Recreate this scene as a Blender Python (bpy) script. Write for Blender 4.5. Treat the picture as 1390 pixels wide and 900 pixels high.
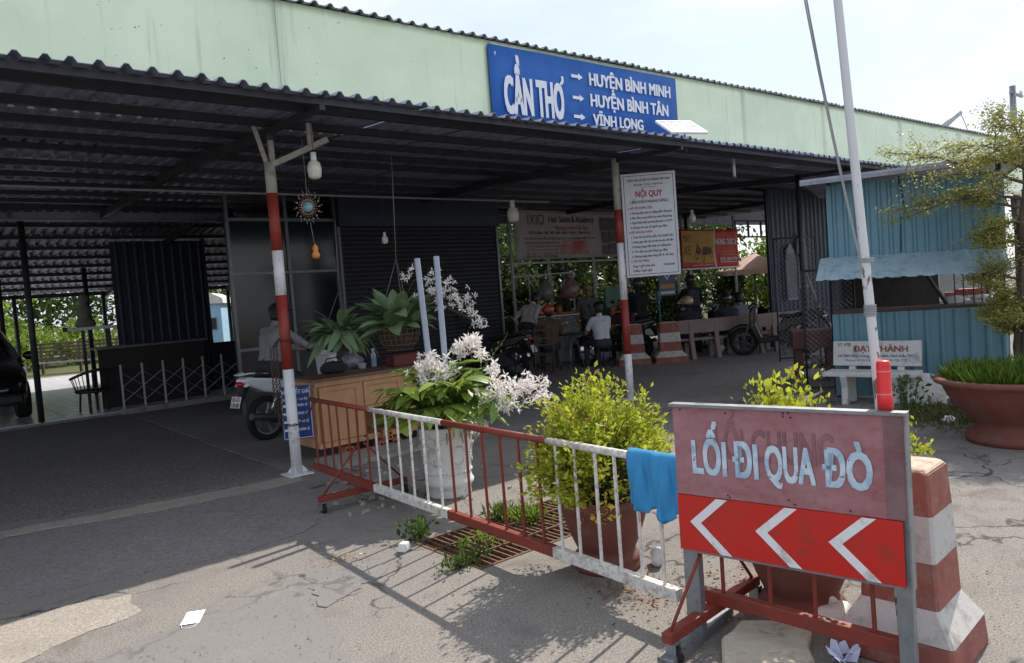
import bpy, bmesh, math, random
import numpy as np
from mathutils.geometry import delaunay_2d_cdt
from mathutils import Vector, Matrix, Euler, Quaternion
random.seed(7); rng = np.random.default_rng(7)
for o in list(bpy.data.objects): bpy.data.objects.remove(o)
S = bpy.context.scene; COL = S.collection
rad = math.radians

# ------------------------------------------------------------------ camera
# world: X along the shelter front, Y into the shelter, Z up; metres
EYE = Vector((0, 0, 1.6)); YAW = rad(39.7); PITCH = math.atan(.050); ROLL = math.atan(.075); FPX = 1000.0
fwd = Vector((math.sin(YAW)*math.cos(PITCH), math.cos(YAW)*math.cos(PITCH), -math.sin(PITCH)))
_r0 = Vector((math.cos(YAW), -math.sin(YAW), 0)); _u0 = _r0.cross(fwd)
rgt = _r0*math.cos(ROLL) - _u0*math.sin(ROLL); upv = _r0*math.sin(ROLL) + _u0*math.cos(ROLL)
cam = bpy.data.cameras.new('camera'); cam_o = bpy.data.objects.new('camera', cam); COL.objects.link(cam_o)
cam.sensor_width = 36; cam.lens = 36*FPX/1390; cam.clip_start = .05; cam.clip_end = 900
cam_o.matrix_world = Matrix(((rgt.x, upv.x, -fwd.x, EYE.x), (rgt.y, upv.y, -fwd.y, EYE.y), (rgt.z, upv.z, -fwd.z, EYE.z), (0, 0, 0, 1)))
S.camera = cam_o
S.render.resolution_x = 1024; S.render.resolution_y = 663

def _ray(x, y): return fwd + rgt*((x-695)/FPX) + upv*((450-y)/FPX)
def gp(x, y, z=0.0):                      # survey: the point at height z
    d = _ray(x, y); return EYE + d*((z-EYE.z)/d.z)
def dp(x, y, dep): return EYE + _ray(x, y)*dep   # survey: the point at a distance

# ------------------------------------------------------------------ sky, sun, exposure
SUN = Vector((.95, .22, 1.0)).normalized()
w = bpy.data.worlds.new('World'); S.world = w; w.use_nodes = True
nt = w.node_tree; bg = nt.nodes['Background']
sky = nt.nodes.new('ShaderNodeTexSky'); sky.sky_type = 'NISHITA'; sky.sun_disc = False
sky.sun_elevation = math.asin(SUN.z); sky.sun_rotation = math.atan2(SUN.x, SUN.y)
sky.air_density = 1.0; sky.dust_density = 1.1; sky.ozone_density = 1.0; sky.altitude = 0
tcw = nt.nodes.new('ShaderNodeTexCoord'); nzw = nt.nodes.new('ShaderNodeTexNoise'); nzw.inputs['Scale'].default_value = 2.6; nzw.inputs['Detail'].default_value = 6; nzw.inputs['Roughness'].default_value = .55
mpw = nt.nodes.new('ShaderNodeMapping'); mpw.inputs['Scale'].default_value = (1, 1, 2.6); nt.links.new(tcw.outputs['Generated'], mpw.inputs['Vector']); nt.links.new(mpw.outputs[0], nzw.inputs['Vector'])
hz = nt.nodes.new('ShaderNodeMix'); hz.data_type = 'RGBA'; hz.inputs[6].default_value = (3.75, 4.2, 5.0, 1); hz.inputs[7].default_value = (4.9, 5.05, 5.3, 1)   # thin high haze over the whole sky
rw = nt.nodes.new('ShaderNodeMapRange'); rw.inputs[1].default_value = .38; rw.inputs[2].default_value = .62; nt.links.new(nzw.outputs['Fac'], rw.inputs[0]); nt.links.new(rw.outputs[0], hz.inputs[0])
mxw = nt.nodes.new('ShaderNodeMix'); mxw.data_type = 'RGBA'; mxw.inputs[0].default_value = .8; nt.links.new(sky.outputs[0], mxw.inputs[6]); nt.links.new(hz.outputs[2], mxw.inputs[7])
nt.links.new(mxw.outputs[2], bg.inputs[0]); bg.inputs[1].default_value = .1
sl = bpy.data.lights.new('sun', 'SUN'); sl.energy = 2.7; sl.angle = rad(.6); sl.color = (1, .93, .83)
so = bpy.data.objects.new('sun', sl); COL.objects.link(so); so.location = (0, 0, 30)
so.rotation_euler = SUN.to_track_quat('Z', 'Y').to_euler()
vs = S.view_settings; vs.view_transform = 'Standard'; vs.look = 'None'; vs.gamma = 1; vs.exposure = 1.08; vs.use_curve_mapping = False
S.render.engine = 'CYCLES'
S.cycles.max_bounces = 6; S.cycles.diffuse_bounces = 4; S.cycles.transparent_max_bounces = 6

# ------------------------------------------------------------------ mesh helpers
class MB:
    def __init__(s): s.v = []; s.f = []; s.m = []; s.sm = []
    def add(s, vs, fs, mi=0, sm=False):
        b = len(s.v); s.v += [tuple(p) for p in vs]
        for f in fs: s.f.append(tuple(i+b for i in f)); s.m.append(mi); s.sm.append(sm)
        return s
    def box(s, c, d, rz=0, mi=0, R=None, taper=1.0):
        x, y, z = d[0]/2, d[1]/2, d[2]/2; t = taper
        P = [Vector(p) for p in ((-x,-y,-z),(x,-y,-z),(x,y,-z),(-x,y,-z),(-x*t,-y*t,z),(x*t,-y*t,z),(x*t,y*t,z),(-x*t,y*t,z))]
        if R is None: R = Matrix.Rotation(rz, 3, 'Z')
        P = [R @ p + Vector(c) for p in P]
        return s.add(P, [(3,2,1,0),(4,5,6,7),(0,1,5,4),(1,2,6,5),(2,3,7,6),(3,0,4,7)], mi)
    def beam(s, a, b, w, h, mi=0, up=(0,0,1)):
        a, b = Vector(a), Vector(b); d = (b-a); L = d.length; d.normalize(); u = Vector(up)
        if abs(d.dot(u)) > .99: u = Vector((0,1,0))
        x = d.cross(u).normalized(); z = x.cross(d)
        R = Matrix((x, d, z)).transposed()
        return s.box((a+b)/2, (w, L, h), mi=mi, R=R)
    def tube(s, pts, r, n=8, mi=0, cap=True, sm=True):
        pts = [Vector(p) for p in pts]; k = len(pts)
        if not hasattr(r, '__len__'): r = [r]*k
        vs = []; fs = []
        t0 = (pts[1]-pts[0]).normalized(); ref = Vector((0,0,1)) if abs(t0.z) < .9 else Vector((1,0,0))
        x = t0.cross(ref).normalized()
        for i, p in enumerate(pts):
            t = (pts[min(i+1,k-1)]-pts[max(i-1,0)])
            if t.length < 1e-9: t = t0
            t.normalize(); x = (x - t*x.dot(t)).normalized(); y = t.cross(x)
            for j in range(n):
                a = 2*math.pi*j/n; vs.append(p + (x*math.cos(a)+y*math.sin(a))*r[i])
        for i in range(k-1):
            for j in range(n):
                fs.append((i*n+j, i*n+(j+1)%n, (i+1)*n+(j+1)%n, (i+1)*n+j))
        s.add(vs, fs, mi, sm)
        if cap:
            b = len(s.v)-k*n
            s.f.append(tuple(b+j for j in reversed(range(n)))); s.m.append(mi); s.sm.append(False)
            s.f.append(tuple(b+(k-1)*n+j for j in range(n))); s.m.append(mi); s.sm.append(False)
        return s
    def lathe(s, prof, n=24, c=(0,0,0), mi=0, sm=True, R=None, sq=None):
        vs = []; fs = []; c = Vector(c)
        for (r, z) in prof:
            for j in range(n):
                a = 2*math.pi*(j+.5)/n; p = Vector((r*math.cos(a), r*math.sin(a), z))
                vs.append((R @ p if R else p)+c)
        for i in range(len(prof)-1):
            for j in range(n): fs.append((i*n+j, i*n+(j+1)%n, (i+1)*n+(j+1)%n, (i+1)*n+j))
        return s.add(vs, fs, mi, sm)
    def ell(s, c, r, nu=14, nv=9, mi=0, z0=-1.0, z1=1.0, R=None):
        prof = []
        a0, a1 = math.asin(max(-1,z0)), math.asin(min(1,z1))
        c = Vector(c); vs = []; fs = []
        for i in range(nv+1):
            a = a0+(a1-a0)*i/nv
            for j in range(nu):
                b = 2*math.pi*j/nu
                p = Vector((math.cos(a)*math.cos(b)*r[0], math.cos(a)*math.sin(b)*r[1], math.sin(a)*r[2]))
                vs.append((R @ p if R else p)+c)
        for i in range(nv):
            for j in range(nu): fs.append((i*nu+j, i*nu+(j+1)%nu, (i+1)*nu+(j+1)%nu, (i+1)*nu+j))
        return s.add(vs, fs, mi, True)
    def prism(s, pts, n, mi=0):           # pts: 3D outline (planar), n: thickness vector
        n = Vector(n); k = len(pts); P = [Vector(p) for p in pts]
        vs = P+[p+n for p in P]
        fs = [tuple(reversed(range(k))), tuple(range(k, 2*k))]+[(i, (i+1)%k, k+(i+1)%k, k+i) for i in range(k)]
        return s.add(vs, fs, mi)
    def corr(s, O, X, Y, N, w, l, per=.165, h=.034, th=.005, mi=0):
        # trapezoidal sheet: ribs run along Y, repeat along X, rise along N
        O, X, Y, N = Vector(O), Vector(X), Vector(Y), Vector(N)
        prof = []; k = max(1, round(w/per)); per = w/k
        for i in range(k):
            b = i*per
            prof += [(b, 0), (b+per*.44, 0), (b+per*.60, h), (b+per*.76, h), (b+per*.92, 0)]
        prof.append((w, 0)); m = len(prof); vs = []
        for lay in (0, -th):
            for y in (0, l):
                for (a, z) in prof: vs.append(O+X*a+Y*y+N*(z+lay))
        fs = []
        for i in range(m-1):
            fs += [(i, i+1, m+i+1, m+i), (2*m+i+1, 2*m+i, 3*m+i, 3*m+i+1), (i+1, i, 2*m+i, 2*m+i+1), (m+i, m+i+1, 3*m+i+1, 3*m+i)]
        return s.add(vs, fs, mi)
    def mesh(s, name='m', mats=()):
        me = bpy.data.meshes.new(name); me.from_pydata(s.v, [], s.f)
        me.polygons.foreach_set('material_index', s.m); me.polygons.foreach_set('use_smooth', s.sm)
        for m in (mats if isinstance(mats, (list, tuple)) else [mats]): me.materials.append(m)
        me.update(); return me

def link(name, data, parent=None, loc=(0,0,0), rot=(0,0,0), sc=None):
    o = bpy.data.objects.new(name, data); COL.objects.link(o); o.parent = parent
    o.location = loc; o.rotation_euler = rot
    if sc is not None: o.scale = sc if hasattr(sc, '__len__') else (sc,)*3
    return o
def obj(name, mb, mats, parent=None, loc=(0,0,0), rot=(0,0,0), bev=0, seg=2):
    o = link(name, mb.mesh(name, mats), parent, loc, rot)
    if bev:
        b = o.modifiers.new('bevel', 'BEVEL'); b.width = bev; b.segments = seg; b.limit_method = 'ANGLE'; b.angle_limit = rad(35)
    return o
def tag(o, label=None, cat=None, group=None, kind=None):
    if label: o['label'] = label
    if cat: o['category'] = cat
    if group: o['group'] = group
    if kind: o['kind'] = kind
    return o
def thing(name, label, cat, loc=(0,0,0), rz=0, group=None):
    o = link(name, None, None, loc, (0,0,rz)); o.empty_display_size = .1
    return tag(o, label, cat, group)
def struct(name, mb, mats, z=0): return tag(obj(name, mb, mats), kind='structure')
def kids(o): return [c for c in COL.objects if c.parent == o]
def dup(o, loc=None, rz=None, label=None, parent=None, sc=None):
    c = o.copy(); COL.objects.link(c); c.parent = parent
    if loc is not None: c.location = loc
    if rz is not None: c.rotation_euler = (0,0,rz)
    if sc is not None: c.scale = (sc,)*3
    if label: c['label'] = label
    for ch in list(o.children): dup(ch, parent=c)
    return c

# ------------------------------------------------------------------ materials
def lin(r, g, b):
    f = lambda x: (x/255/12.92) if x/255 <= .04045 else ((x/255+.055)/1.055)**2.4
    return (f(r), f(g), f(b), 1)
MATS = {}
def N(nt, t, **kw):
    n = nt.nodes.new(t)
    for k, v in kw.items(): setattr(n, k, v)
    return n
def mixc(nt, fac, a, b, bt='MIX'):
    m = N(nt, 'ShaderNodeMix', data_type='RGBA', blend_type=bt)
    for sock, val in ((m.inputs[0], fac), (m.inputs[6], a), (m.inputs[7], b)):
        if isinstance(val, bpy.types.NodeSocket): nt.links.new(val, sock)
        else: sock.default_value = val
    return m.outputs[2]
def ramp(nt, val, p0, p1, a=(0,0,0,1), b=(1,1,1,1)):
    r = N(nt, 'ShaderNodeValToRGB'); r.color_ramp.elements[0].position = p0; r.color_ramp.elements[1].position = p1
    r.color_ramp.elements[0].color = a; r.color_ramp.elements[1].color = b
    nt.links.new(val, r.inputs[0]); return r.outputs[0]
def noise(nt, co, scale, detail=5, rough=.6, dist=0):
    n = N(nt, 'ShaderNodeTexNoise'); n.inputs['Scale'].default_value = scale; n.inputs['Detail'].default_value = detail
    n.inputs['Roughness'].default_value = rough; n.inputs['Distortion'].default_value = dist
    nt.links.new(co, n.inputs['Vector']); return n.outputs['Fac']
def mapv(nt, co, sc=(1,1,1), rot=(0,0,0)):
    m = N(nt, 'ShaderNodeMapping'); m.inputs['Scale'].default_value = sc; m.inputs['Rotation'].default_value = rot
    nt.links.new(co, m.inputs['Vector']); return m.outputs[0]
def newmat(name):
    m = bpy.data.materials.new(name); m.use_nodes = True; t = m.node_tree; p = t.nodes['Principled BSDF']
    co = N(t, 'ShaderNodeTexCoord').outputs['Object']; MATS[name] = m
    return m, t, p, co
def bumpn(t, p, h, strength, dist=.01):
    b = N(t, 'ShaderNodeBump'); b.inputs['Strength'].default_value = strength; b.inputs['Distance'].default_value = dist
    t.links.new(h, b.inputs['Height']); t.links.new(b.outputs[0], p.inputs['Normal'])
def mat(name, col, rough=.6, metal=0., var=.15, vsc=5., bump=0., bsc=60., dirt=None, damt=.5, dsc=3., spec=.5, st=(1,1,1), coat=0):
    if name in MATS: return MATS[name]
    m, t, p, co = newmat(name)
    if len(col) == 3: col = (*col, 1)
    lo = tuple(c*(1-var) for c in col[:3])+(1,); hi = tuple(min(1, c*(1+var)) for c in col[:3])+(1,)
    cv = mapv(t, co, st)
    out = mixc(t, ramp(t, noise(t, cv, vsc, 7, .65), .3, .7), lo, hi)
    if dirt is not None:
        if len(dirt) == 3: dirt = (*dirt, 1)
        f = ramp(t, noise(t, cv, dsc, 8, .7), .62-.25*damt, .72)
        out = mixc(t, f, out, dirt)
    t.links.new(out, p.inputs['Base Color'])
    rr = ramp(t, noise(t, co, vsc*2.3, 4), .2, .8, (max(0,rough-.12),)*3+(1,), (min(1,rough+.12),)*3+(1,))
    t.links.new(rr, p.inputs['Roughness'])
    p.inputs['Metallic'].default_value = metal; p.inputs['Specular IOR Level'].default_value = spec
    if coat: p.inputs['Coat Weight'].default_value = coat
    if bump: bumpn(t, p, noise(t, cv, bsc, 6, .7), bump, .006)
    return m
def leafmat(name, col, col2, tr=.4, rough=.45, dead=False):
    m, t, p, co = newmat(name)
    g = N(t, 'ShaderNodeNewGeometry').outputs['Random Per Island']; oi = N(t, 'ShaderNodeObjectInfo').outputs['Random']
    ad = N(t, 'ShaderNodeMath', operation='ADD'); t.links.new(g, ad.inputs[0]); t.links.new(oi, ad.inputs[1])
    fr = N(t, 'ShaderNodeMath', operation='FRACT'); t.links.new(ad.outputs[0], fr.inputs[0])
    c = mixc(t, fr.outputs[0], (*col[:3], 1), (*col2[:3], 1))
    if dead: c = mixc(t, ramp(t, fr.outputs[0], .955, .96), c, lin(146,112,66))
    t.links.new(c, p.inputs['Base Color']); p.inputs['Roughness'].default_value = rough
    tl = N(t, 'ShaderNodeBsdfTranslucent'); t.links.new(c, tl.inputs[0])
    mx = N(t, 'ShaderNodeMixShader'); mx.inputs[0].default_value = tr
    t.links.new(p.outputs[0], mx.inputs[1]); t.links.new(tl.outputs[0], mx.inputs[2])
    t.links.new(mx.outputs[0], t.nodes['Material Output'].inputs[0])
    return m
def glassmat(name, col, rough=.05, alpha=.6):
    m, t, p, co = newmat(name); p.inputs['Base Color'].default_value = (*col[:3], 1)
    p.inputs['Roughness'].default_value = rough; p.inputs['Alpha'].default_value = alpha; return m

WHITE = mat('white_paint', lin(222,222,224), .45, var=.06, vsc=9, dirt=lin(120,108,98), damt=.25, dsc=14)
RED = mat('red_paint', lin(152,50,40), .5, var=.18, vsc=8, dirt=lin(104,58,50), damt=.6, dsc=16, bump=.15)
FRED = mat('fence_red', lin(136,48,36), .55, var=.2, vsc=9, dirt=lin(96,60,50), damt=.75, dsc=28, bump=.2)
FWHITE = mat('fence_white', lin(222,218,212), .5, var=.08, vsc=9, dirt=lin(130,112,98), damt=.6, dsc=30, bump=.2)
GALV = mat('galvanised', lin(138,142,146), .45, .5, var=.18, vsc=10, dirt=lin(92,88,84), damt=.35, dsc=12)
STEEL = mat('dark_steel', lin(58,60,66), .5, .4, var=.2, vsc=6)
RUSTS = mat('rusty_steel', lin(112,84,66), .8, .1, var=.3, vsc=20, bump=.3, dirt=lin(70,44,30), damt=.6, dsc=14)
BLACK = mat('black_plastic', lin(22,22,24), .45, var=.2)
RUBBER = mat('rubber', lin(24,24,25), .8, var=.2)
CHROME = mat('chrome', lin(190,190,192), .2, .9, var=.05)
CONC = mat('concrete', lin(150,146,140), .9, var=.18, vsc=5, bump=.35, bsc=50, dirt=lin(92,86,80), damt=.5, dsc=5)
TERRA = mat('terracotta', lin(116,66,57), .8, var=.2, vsc=6, bump=.2, dirt=lin(104,84,74), damt=.5, dsc=5)
WOOD = None
# ------------------------------------------------------------------ special materials
def make_wood(name, a, b, rough=.5):
    m, t, p, co = newmat(name)
    v = mapv(t, co, (16, 16, 1.4)); n1 = noise(t, v, 2.2, 8, .7, 1.2); n2 = noise(t, co, 2.5, 4)
    c = mixc(t, ramp(t, n1, .32, .7), a, b); c = mixc(t, ramp(t, n2, .35, .75), c, tuple(x*.8 for x in a[:3])+(1,))
    t.links.new(c, p.inputs['Base Color']); p.inputs['Roughness'].default_value = rough; bumpn(t, p, n1, .15, .004)
    return m
WOOD = make_wood('cabinet_wood', lin(190,140,98), lin(214,168,126))
DWOOD = make_wood('dark_wood', lin(70,52,42), lin(96,72,58), .6)
def ground_mat(name, cols, sp, crack=0., bump=.4, gr=90, stain=None):
    m, t, p, co = newmat(name); a, b, c = cols
    big = noise(t, co, .55, 7, .62); mid = noise(t, co, 2.6, 8, .68, .4); fine = noise(t, co, gr, 4, .75); gran = noise(t, co, gr*3, 2, .8)
    out = mixc(t, ramp(t, big, .38, .62), a, b)
    out = mixc(t, ramp(t, mid, .52, .7), out, c)
    out = mixc(t, ramp(t, fine, .40, .66, (1,1,1,1), (0,0,0,1)), out, tuple(x*(1-sp) for x in c[:3])+(1,))
    out = mixc(t, ramp(t, gran, .58, .72), out, tuple(min(1, x*(1+sp)) for x in a[:3])+(1,))
    pv = noise(t, co, gr*.55, 2, .5); out = mixc(t, ramp(t, pv, .655, .70, (0,0,0,1), (.75,.75,.75,1)), out, tuple(x*.42 for x in c[:3])+(1,))
    if stain is not None:
        out = mixc(t, ramp(t, noise(t, co, 1.3, 9, .75, 1.), .55, .67), out, stain)
    h = fine
    if crack:
        vo = N(t, 'ShaderNodeTexVoronoi', feature='DISTANCE_TO_EDGE'); vo.inputs['Scale'].default_value = .9
        wv = N(t, 'ShaderNodeVectorMath', operation='ADD'); t.links.new(co, wv.inputs[0])
        nz = N(t, 'ShaderNodeTexNoise'); nz.inputs['Scale'].default_value = 2.2; nz.inputs['Detail'].default_value = 6; t.links.new(co, nz.inputs['Vector'])
        sc = N(t, 'ShaderNodeVectorMath', operation='SCALE'); sc.inputs[3].default_value = .9; t.links.new(nz.outputs['Color'], sc.inputs[0])
        t.links.new(sc.outputs[0], wv.inputs[1]); t.links.new(wv.outputs[0], vo.inputs['Vector'])
        cr = ramp(t, vo.outputs['Distance'], .005, .018, (1,1,1,1), (0,0,0,1))
        gate = N(t, 'ShaderNodeMath', operation='MULTIPLY'); t.links.new(cr, gate.inputs[0]); t.links.new(ramp(t, big, .44, .52), gate.inputs[1])
        g2 = N(t, 'ShaderNodeMath', operation='MULTIPLY'); t.links.new(gate.outputs[0], g2.inputs[0]); g2.inputs[1].default_value = crack
        out = mixc(t, g2.outputs[0], out, tuple(x*.35 for x in c[:3])+(1,))
    t.links.new(out, p.inputs['Base Color']); p.inputs['Roughness'].default_value = .93; p.inputs['Specular IOR Level'].default_value = .25
    ad = N(t, 'ShaderNodeMath', operation='ADD'); t.links.new(fine, ad.inputs[0]); t.links.new(gran, ad.inputs[1])
    bumpn(t, p, ad.outputs[0], bump, .012)
    return m
G_DIRT = ground_mat('worn_concrete_dirt', (lin(164,157,149), lin(147,142,138), lin(126,121,117)), .26, 1.0, .3, 95, lin(108,101,95))
G_ASPH = ground_mat('lane_asphalt', (lin(148,143,142), lin(130,126,128), lin(160,153,148)), .6, 0, 1.0, 26)
G_PATCH = ground_mat('patch_asphalt', (lin(154,149,148), lin(140,136,137), lin(164,157,152)), .45, .3, .8, 42)
G_GREY = ground_mat('grey_screed', (lin(140,137,137), lin(126,124,126), lin(150,145,140)), .28, .6, .4, 85)
G_BAND = ground_mat('pale_cement', (lin(192,184,172), lin(176,167,156), lin(150,142,132)), .2, .3, .28, 95)
G_FLOOR = ground_mat('shed_floor', (lin(142,138,136), lin(124,121,121), lin(152,146,141)), .3, .5, .3, 50)
G_GRASS = ground_mat('grass_soil', (lin(92,104,58), lin(74,84,48), lin(104,98,66)), .4, 0, .5, 30)

def sheet(name, pts, z, m, jit=.03, step=.12, seed=1):
    r = random.Random(seed); out = []
    k = len(pts)
    for i in range(k):
        a, b = Vector(pts[i]), Vector(pts[(i+1)%k]); L = (b-a).length; n = max(1, int(L/step)) if jit else 1
        n = min(n, 120); off = 0
        d = Vector((-(b-a).y, (b-a).x, 0)).normalized() if L > 0 else Vector((0,0,0))
        for j in range(n):
            off = off*.6 + r.gauss(0, jit)*.5
            p = a+(b-a)*(j/n) + d*(off if jit else 0); out.append((p.x, p.y, z))
    k = len(out); V, _, F, *_r = delaunay_2d_cdt([Vector(q[:2]) for q in out], [(i, (i+1)%k) for i in range(k)], [], 1, 1e-6)
    me = bpy.data.meshes.new(name); F = [f if (V[f[1]]-V[f[0]]).cross(V[f[2]]-V[f[0]]) > 0 else tuple(reversed(f)) for f in F]
    b_ = len(V); F = F+[(b_+i, b_+k+i, b_+k+(i+1)%k, b_+(i+1)%k) for i in range(k)]
    me.from_pydata([(q.x, q.y, z) for q in V]+[(q[0], q[1], z) for q in out]+[(q[0], q[1], -.002) for q in out], [], F); me.materials.append(m); me.update()
    return tag(link(name, me), kind='structure')
def gpx(*pp): return [tuple(gp(x, y)) for x, y in pp]

# ------------------------------------------------------------------ ground (with the open drain pit)
GX0, GX1, GY0, GY1 = 2.50, 3.74, 3.46, 4.20
mb = MB(); xs = [-150, GX0, GX1, 250]; ys = [-120, GY0, GY1, 300]
for i in range(3):
    for j in range(3):
        if (i, j) == (1, 1): continue
        mb.add([(xs[i],ys[j],0),(xs[i+1],ys[j],0),(xs[i+1],ys[j+1],0),(xs[i],ys[j+1],0)], [(0,1,2,3)])
d = -.4
P = [(GX0,GY0,0),(GX1,GY0,0),(GX1,GY1,0),(GX0,GY1,0)]; Q = [(x,y,d) for x,y,_ in P]
mb.add(P+Q, [(0,1,5,4),(1,2,6,5),(2,3,7,6),(3,0,4,7),(4,5,6,7)], 1)
PIT = mat('pit_mud', lin(52,46,38), .95, var=.3, vsc=9, bump=.5)
struct('ground', mb, [G_DIRT, PIT])
sheet('lane_asphalt', gpx((-260,775),(-100,738),(0,714),(100,698),(200,679),(300,662),(380,643)) + [(2.78,7.0,0),(2.85,9,0),(2.95,14.45,0),(-6,14.45,0),(-6,7.2,0)], .004, G_ASPH, .035, seed=3)
sheet('pale_cement_band', gpx((-40,730),(60,712),(180,690),(320,662),(400,645),(412,652),(330,672),(200,696),(80,716),(-40,738)), .008, G_BAND, .03, .08, seed=4)
sheet('patched_asphalt', gpx((-260,935),(-120,872),(0,822),(120,794),(240,770),(340,748),(420,722),(441,700),(432,672),(405,656),(330,672),(200,698),(80,718),(0,735),(-120,765),(-260,805)), .010, G_PATCH, .03, .09, seed=5)
sheet('bright_cement_strip', gpx((-120,960),(-60,880),(0,852),(90,822),(185,805),(190,830),(150,850),(70,880),(10,910),(-40,960)), .004, G_BAND, .035, .07, seed=9)
sheet('grey_screed_patch', gpx((20,990),(110,905),(200,868),(290,828),(350,800),(405,782),(424,800),(430,830),(452,862),(470,900),(500,990)), .004, G_GREY, .04, .07, seed=6)
sheet('cracked_grey_patch', gpx((415,783),(470,757),(520,768),(505,790),(455,818),(432,815)), .006, G_GREY, .045, .05, seed=8)
sheet('shelter_floor', [(2.86,7.05,0),(4.2,6.9,0),(8.0,6.6,0),(12,6.7,0),(19.5,6.9,0),(19.5,13.6,0),(2.97,13.6,0)], .006, G_FLOOR, .03, .3, seed=7)
# tiled floor at the back of the lane, each near tile a piece
mb = MB().box((1.4, 21.5, .02), (9.2, 14.0, .04)); TILEB = mat('tile_grout', lin(120,122,126), .6)
tf = tag(obj('tiled_floor', mb, TILEB), kind='structure')
TILE = mat('floor_tile', lin(224,222,226), .2, var=.08, vsc=1.5, spec=.7)
tm = MB().box((0,0,0), (.588,.588,.012)).mesh('tile', TILE)
for i in range(12):
    for j in range(22):
        link('tile', tm, tf, (-.9+.6*i+.3, 14.55+.6*j+.3, .046 + random.uniform(-.0008,.0008)), (random.uniform(-.0015,.0015), random.uniform(-.0015,.0015), 0))
sheet('back_grass', [(-60,28.6,0),(9.6,28.6,0),(9.6,60,0),(-60,60,0)], .01, G_GRASS, .1, 2., seed=11)
sheet('back_garden', [(10,14.6,0),(60,14.6,0),(60,60,0),(10,60,0)], .01, G_GRASS, .1, 2., seed=12)

# ------------------------------------------------------------------ the shelter
CE_Y, CE_Z = 5.66, 3.365; CM_Y, CM_Z = 9.6, 3.62; CB_Y, CB_Z = 14.5, 3.66; BK_Y, BK_Z = 22.5, 2.52
SH_T = mat('sheet_top', lin(150,152,150), .5, .3, var=.15, vsc=3)
SHEET = mat('roof_sheet_metal', lin(146,152,174), .5, .35, var=.2, vsc=2.5, dirt=lin(70,62,58), damt=.3, dsc=3)
NAVY = mat('navy_metal', lin(32,42,60), .45, .2, var=.2, vsc=3)
shel = thing('ferry_shelter', 'long open ferry shelter with corrugated canopy, pale green fascia and striped posts', 'shelter')
U0, U1 = -6, 20
def row(par, name, y0, z0, y1, z1, u0, u1, m, wsh=.99, zoff=0., jit=.006, dy=.02):
    L = math.hypot(y1-y0, z1-z0); Y = Vector((0, y1-y0, z1-z0))/L; NN = Vector((1,0,0)).cross(Y)
    me = MB().corr((0,0,0), (1,0,0), Y, NN, wsh+.03, L, (wsh+.03)/6, .036).mesh(name, m)
    k = 0; u = u0
    while u < u1:
        link(name, me, par, (u, y0+random.uniform(-dy,dy), z0+zoff+(k%2)*.006+random.uniform(-jit,jit)), (random.uniform(-.001,.001), random.uniform(-.006,.006), 0)); u += wsh; k += 1
canopy = obj('canopy_frame', MB().beam((U0,CE_Y+.12,CE_Z-.03),(U1-2,CE_Y+.12,CE_Z-.03),.04,.05), STEEL, shel)
row(canopy, 'roof_sheet', CE_Y, CE_Z, CM_Y, CM_Z, U0, 17.8, SHEET)
row(canopy, 'roof_sheet', CM_Y-.15, CM_Z-.05, CB_Y, CB_Z-.03, U0, U1, SHEET)
back = obj('back_roof_frame', MB().beam((U0,BK_Y-.2,BK_Z-.06),(9.8,BK_Y-.2,BK_Z-.06),.06,.1), STEEL, shel)
row(back, 'roof_sheet', CB_Y-.2, CB_Z-.1, BK_Y, BK_Z, U0, 9.8, mat('back_sheet_metal', lin(104,108,120), .6, .2, var=.25, vsc=2.5, dirt=lin(74,64,58), damt=.4, dsc=3))
def zc(y):
    if y < CM_Y: return CE_Z+(CM_Z-CE_Z)*(y-CE_Y)/(CM_Y-CE_Y)
    if y < CB_Y: return CM_Z-.05+(CB_Z-CM_Z+.02)*(y-CM_Y)/(CB_Y-CM_Y)
    return CB_Z-.1+(BK_Z-CB_Z+.1)*(y-CB_Y)/(BK_Y-CB_Y)
pm = MB().box((0,0,0), (U1-U0,.05,.07)).mesh('purlin', STEEL)
for y in (6.05,6.85,7.65,8.45,9.25,10.05,10.85,11.65,12.45,13.25,14.05): link('purlin', pm, shel, ((U0+U1)/2, y, zc(y)-.045))
pm2 = MB().box((0,0,0), (15.7,.05,.07)).mesh('purlin', STEEL)
for k in range(8):
    y = 15.2+.9*k; link('purlin', pm2, shel, (U0+7.9, y, zc(y)-.045))
RX = [-2.0, 2.9, 7.8, 12.7, 17.6]
for x in RX:
    mb = MB(); mb.beam((x,6.9,zc(6.9)-.14),(x,CM_Y,CM_Z-.13),.07,.11); mb.beam((x,CM_Y,CM_Z-.13),(x,CB_Y,CB_Z-.16),.07,.11)
    mb.beam((x,CE_Y+.1,CE_Z-.07),(x,6.9,zc(6.9)-.11),.05,.06)
    obj('rafter', mb, STEEL, shel)
for x in (-2.0, 1.2, 4.4, 7.6):
    obj('rafter', MB().beam((x,CB_Y,CB_Z-.24),(x,BK_Y,BK_Z-.14),.07,.12), STEEL, shel)
# pipes below the ceiling
PIPE = mat('grey_pipe', lin(150,152,156), .4, var=.1)
for (y, z, a, b) in ((10.3,3.29,-4,9.7),(13.35,3.29,-4,4.6),(13.0,3.42,9.8,17)):
    obj('ceiling_pipe', MB().tube([(a,y,z),(b,y,z+.01)], .017, 8), PIPE, shel)
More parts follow.
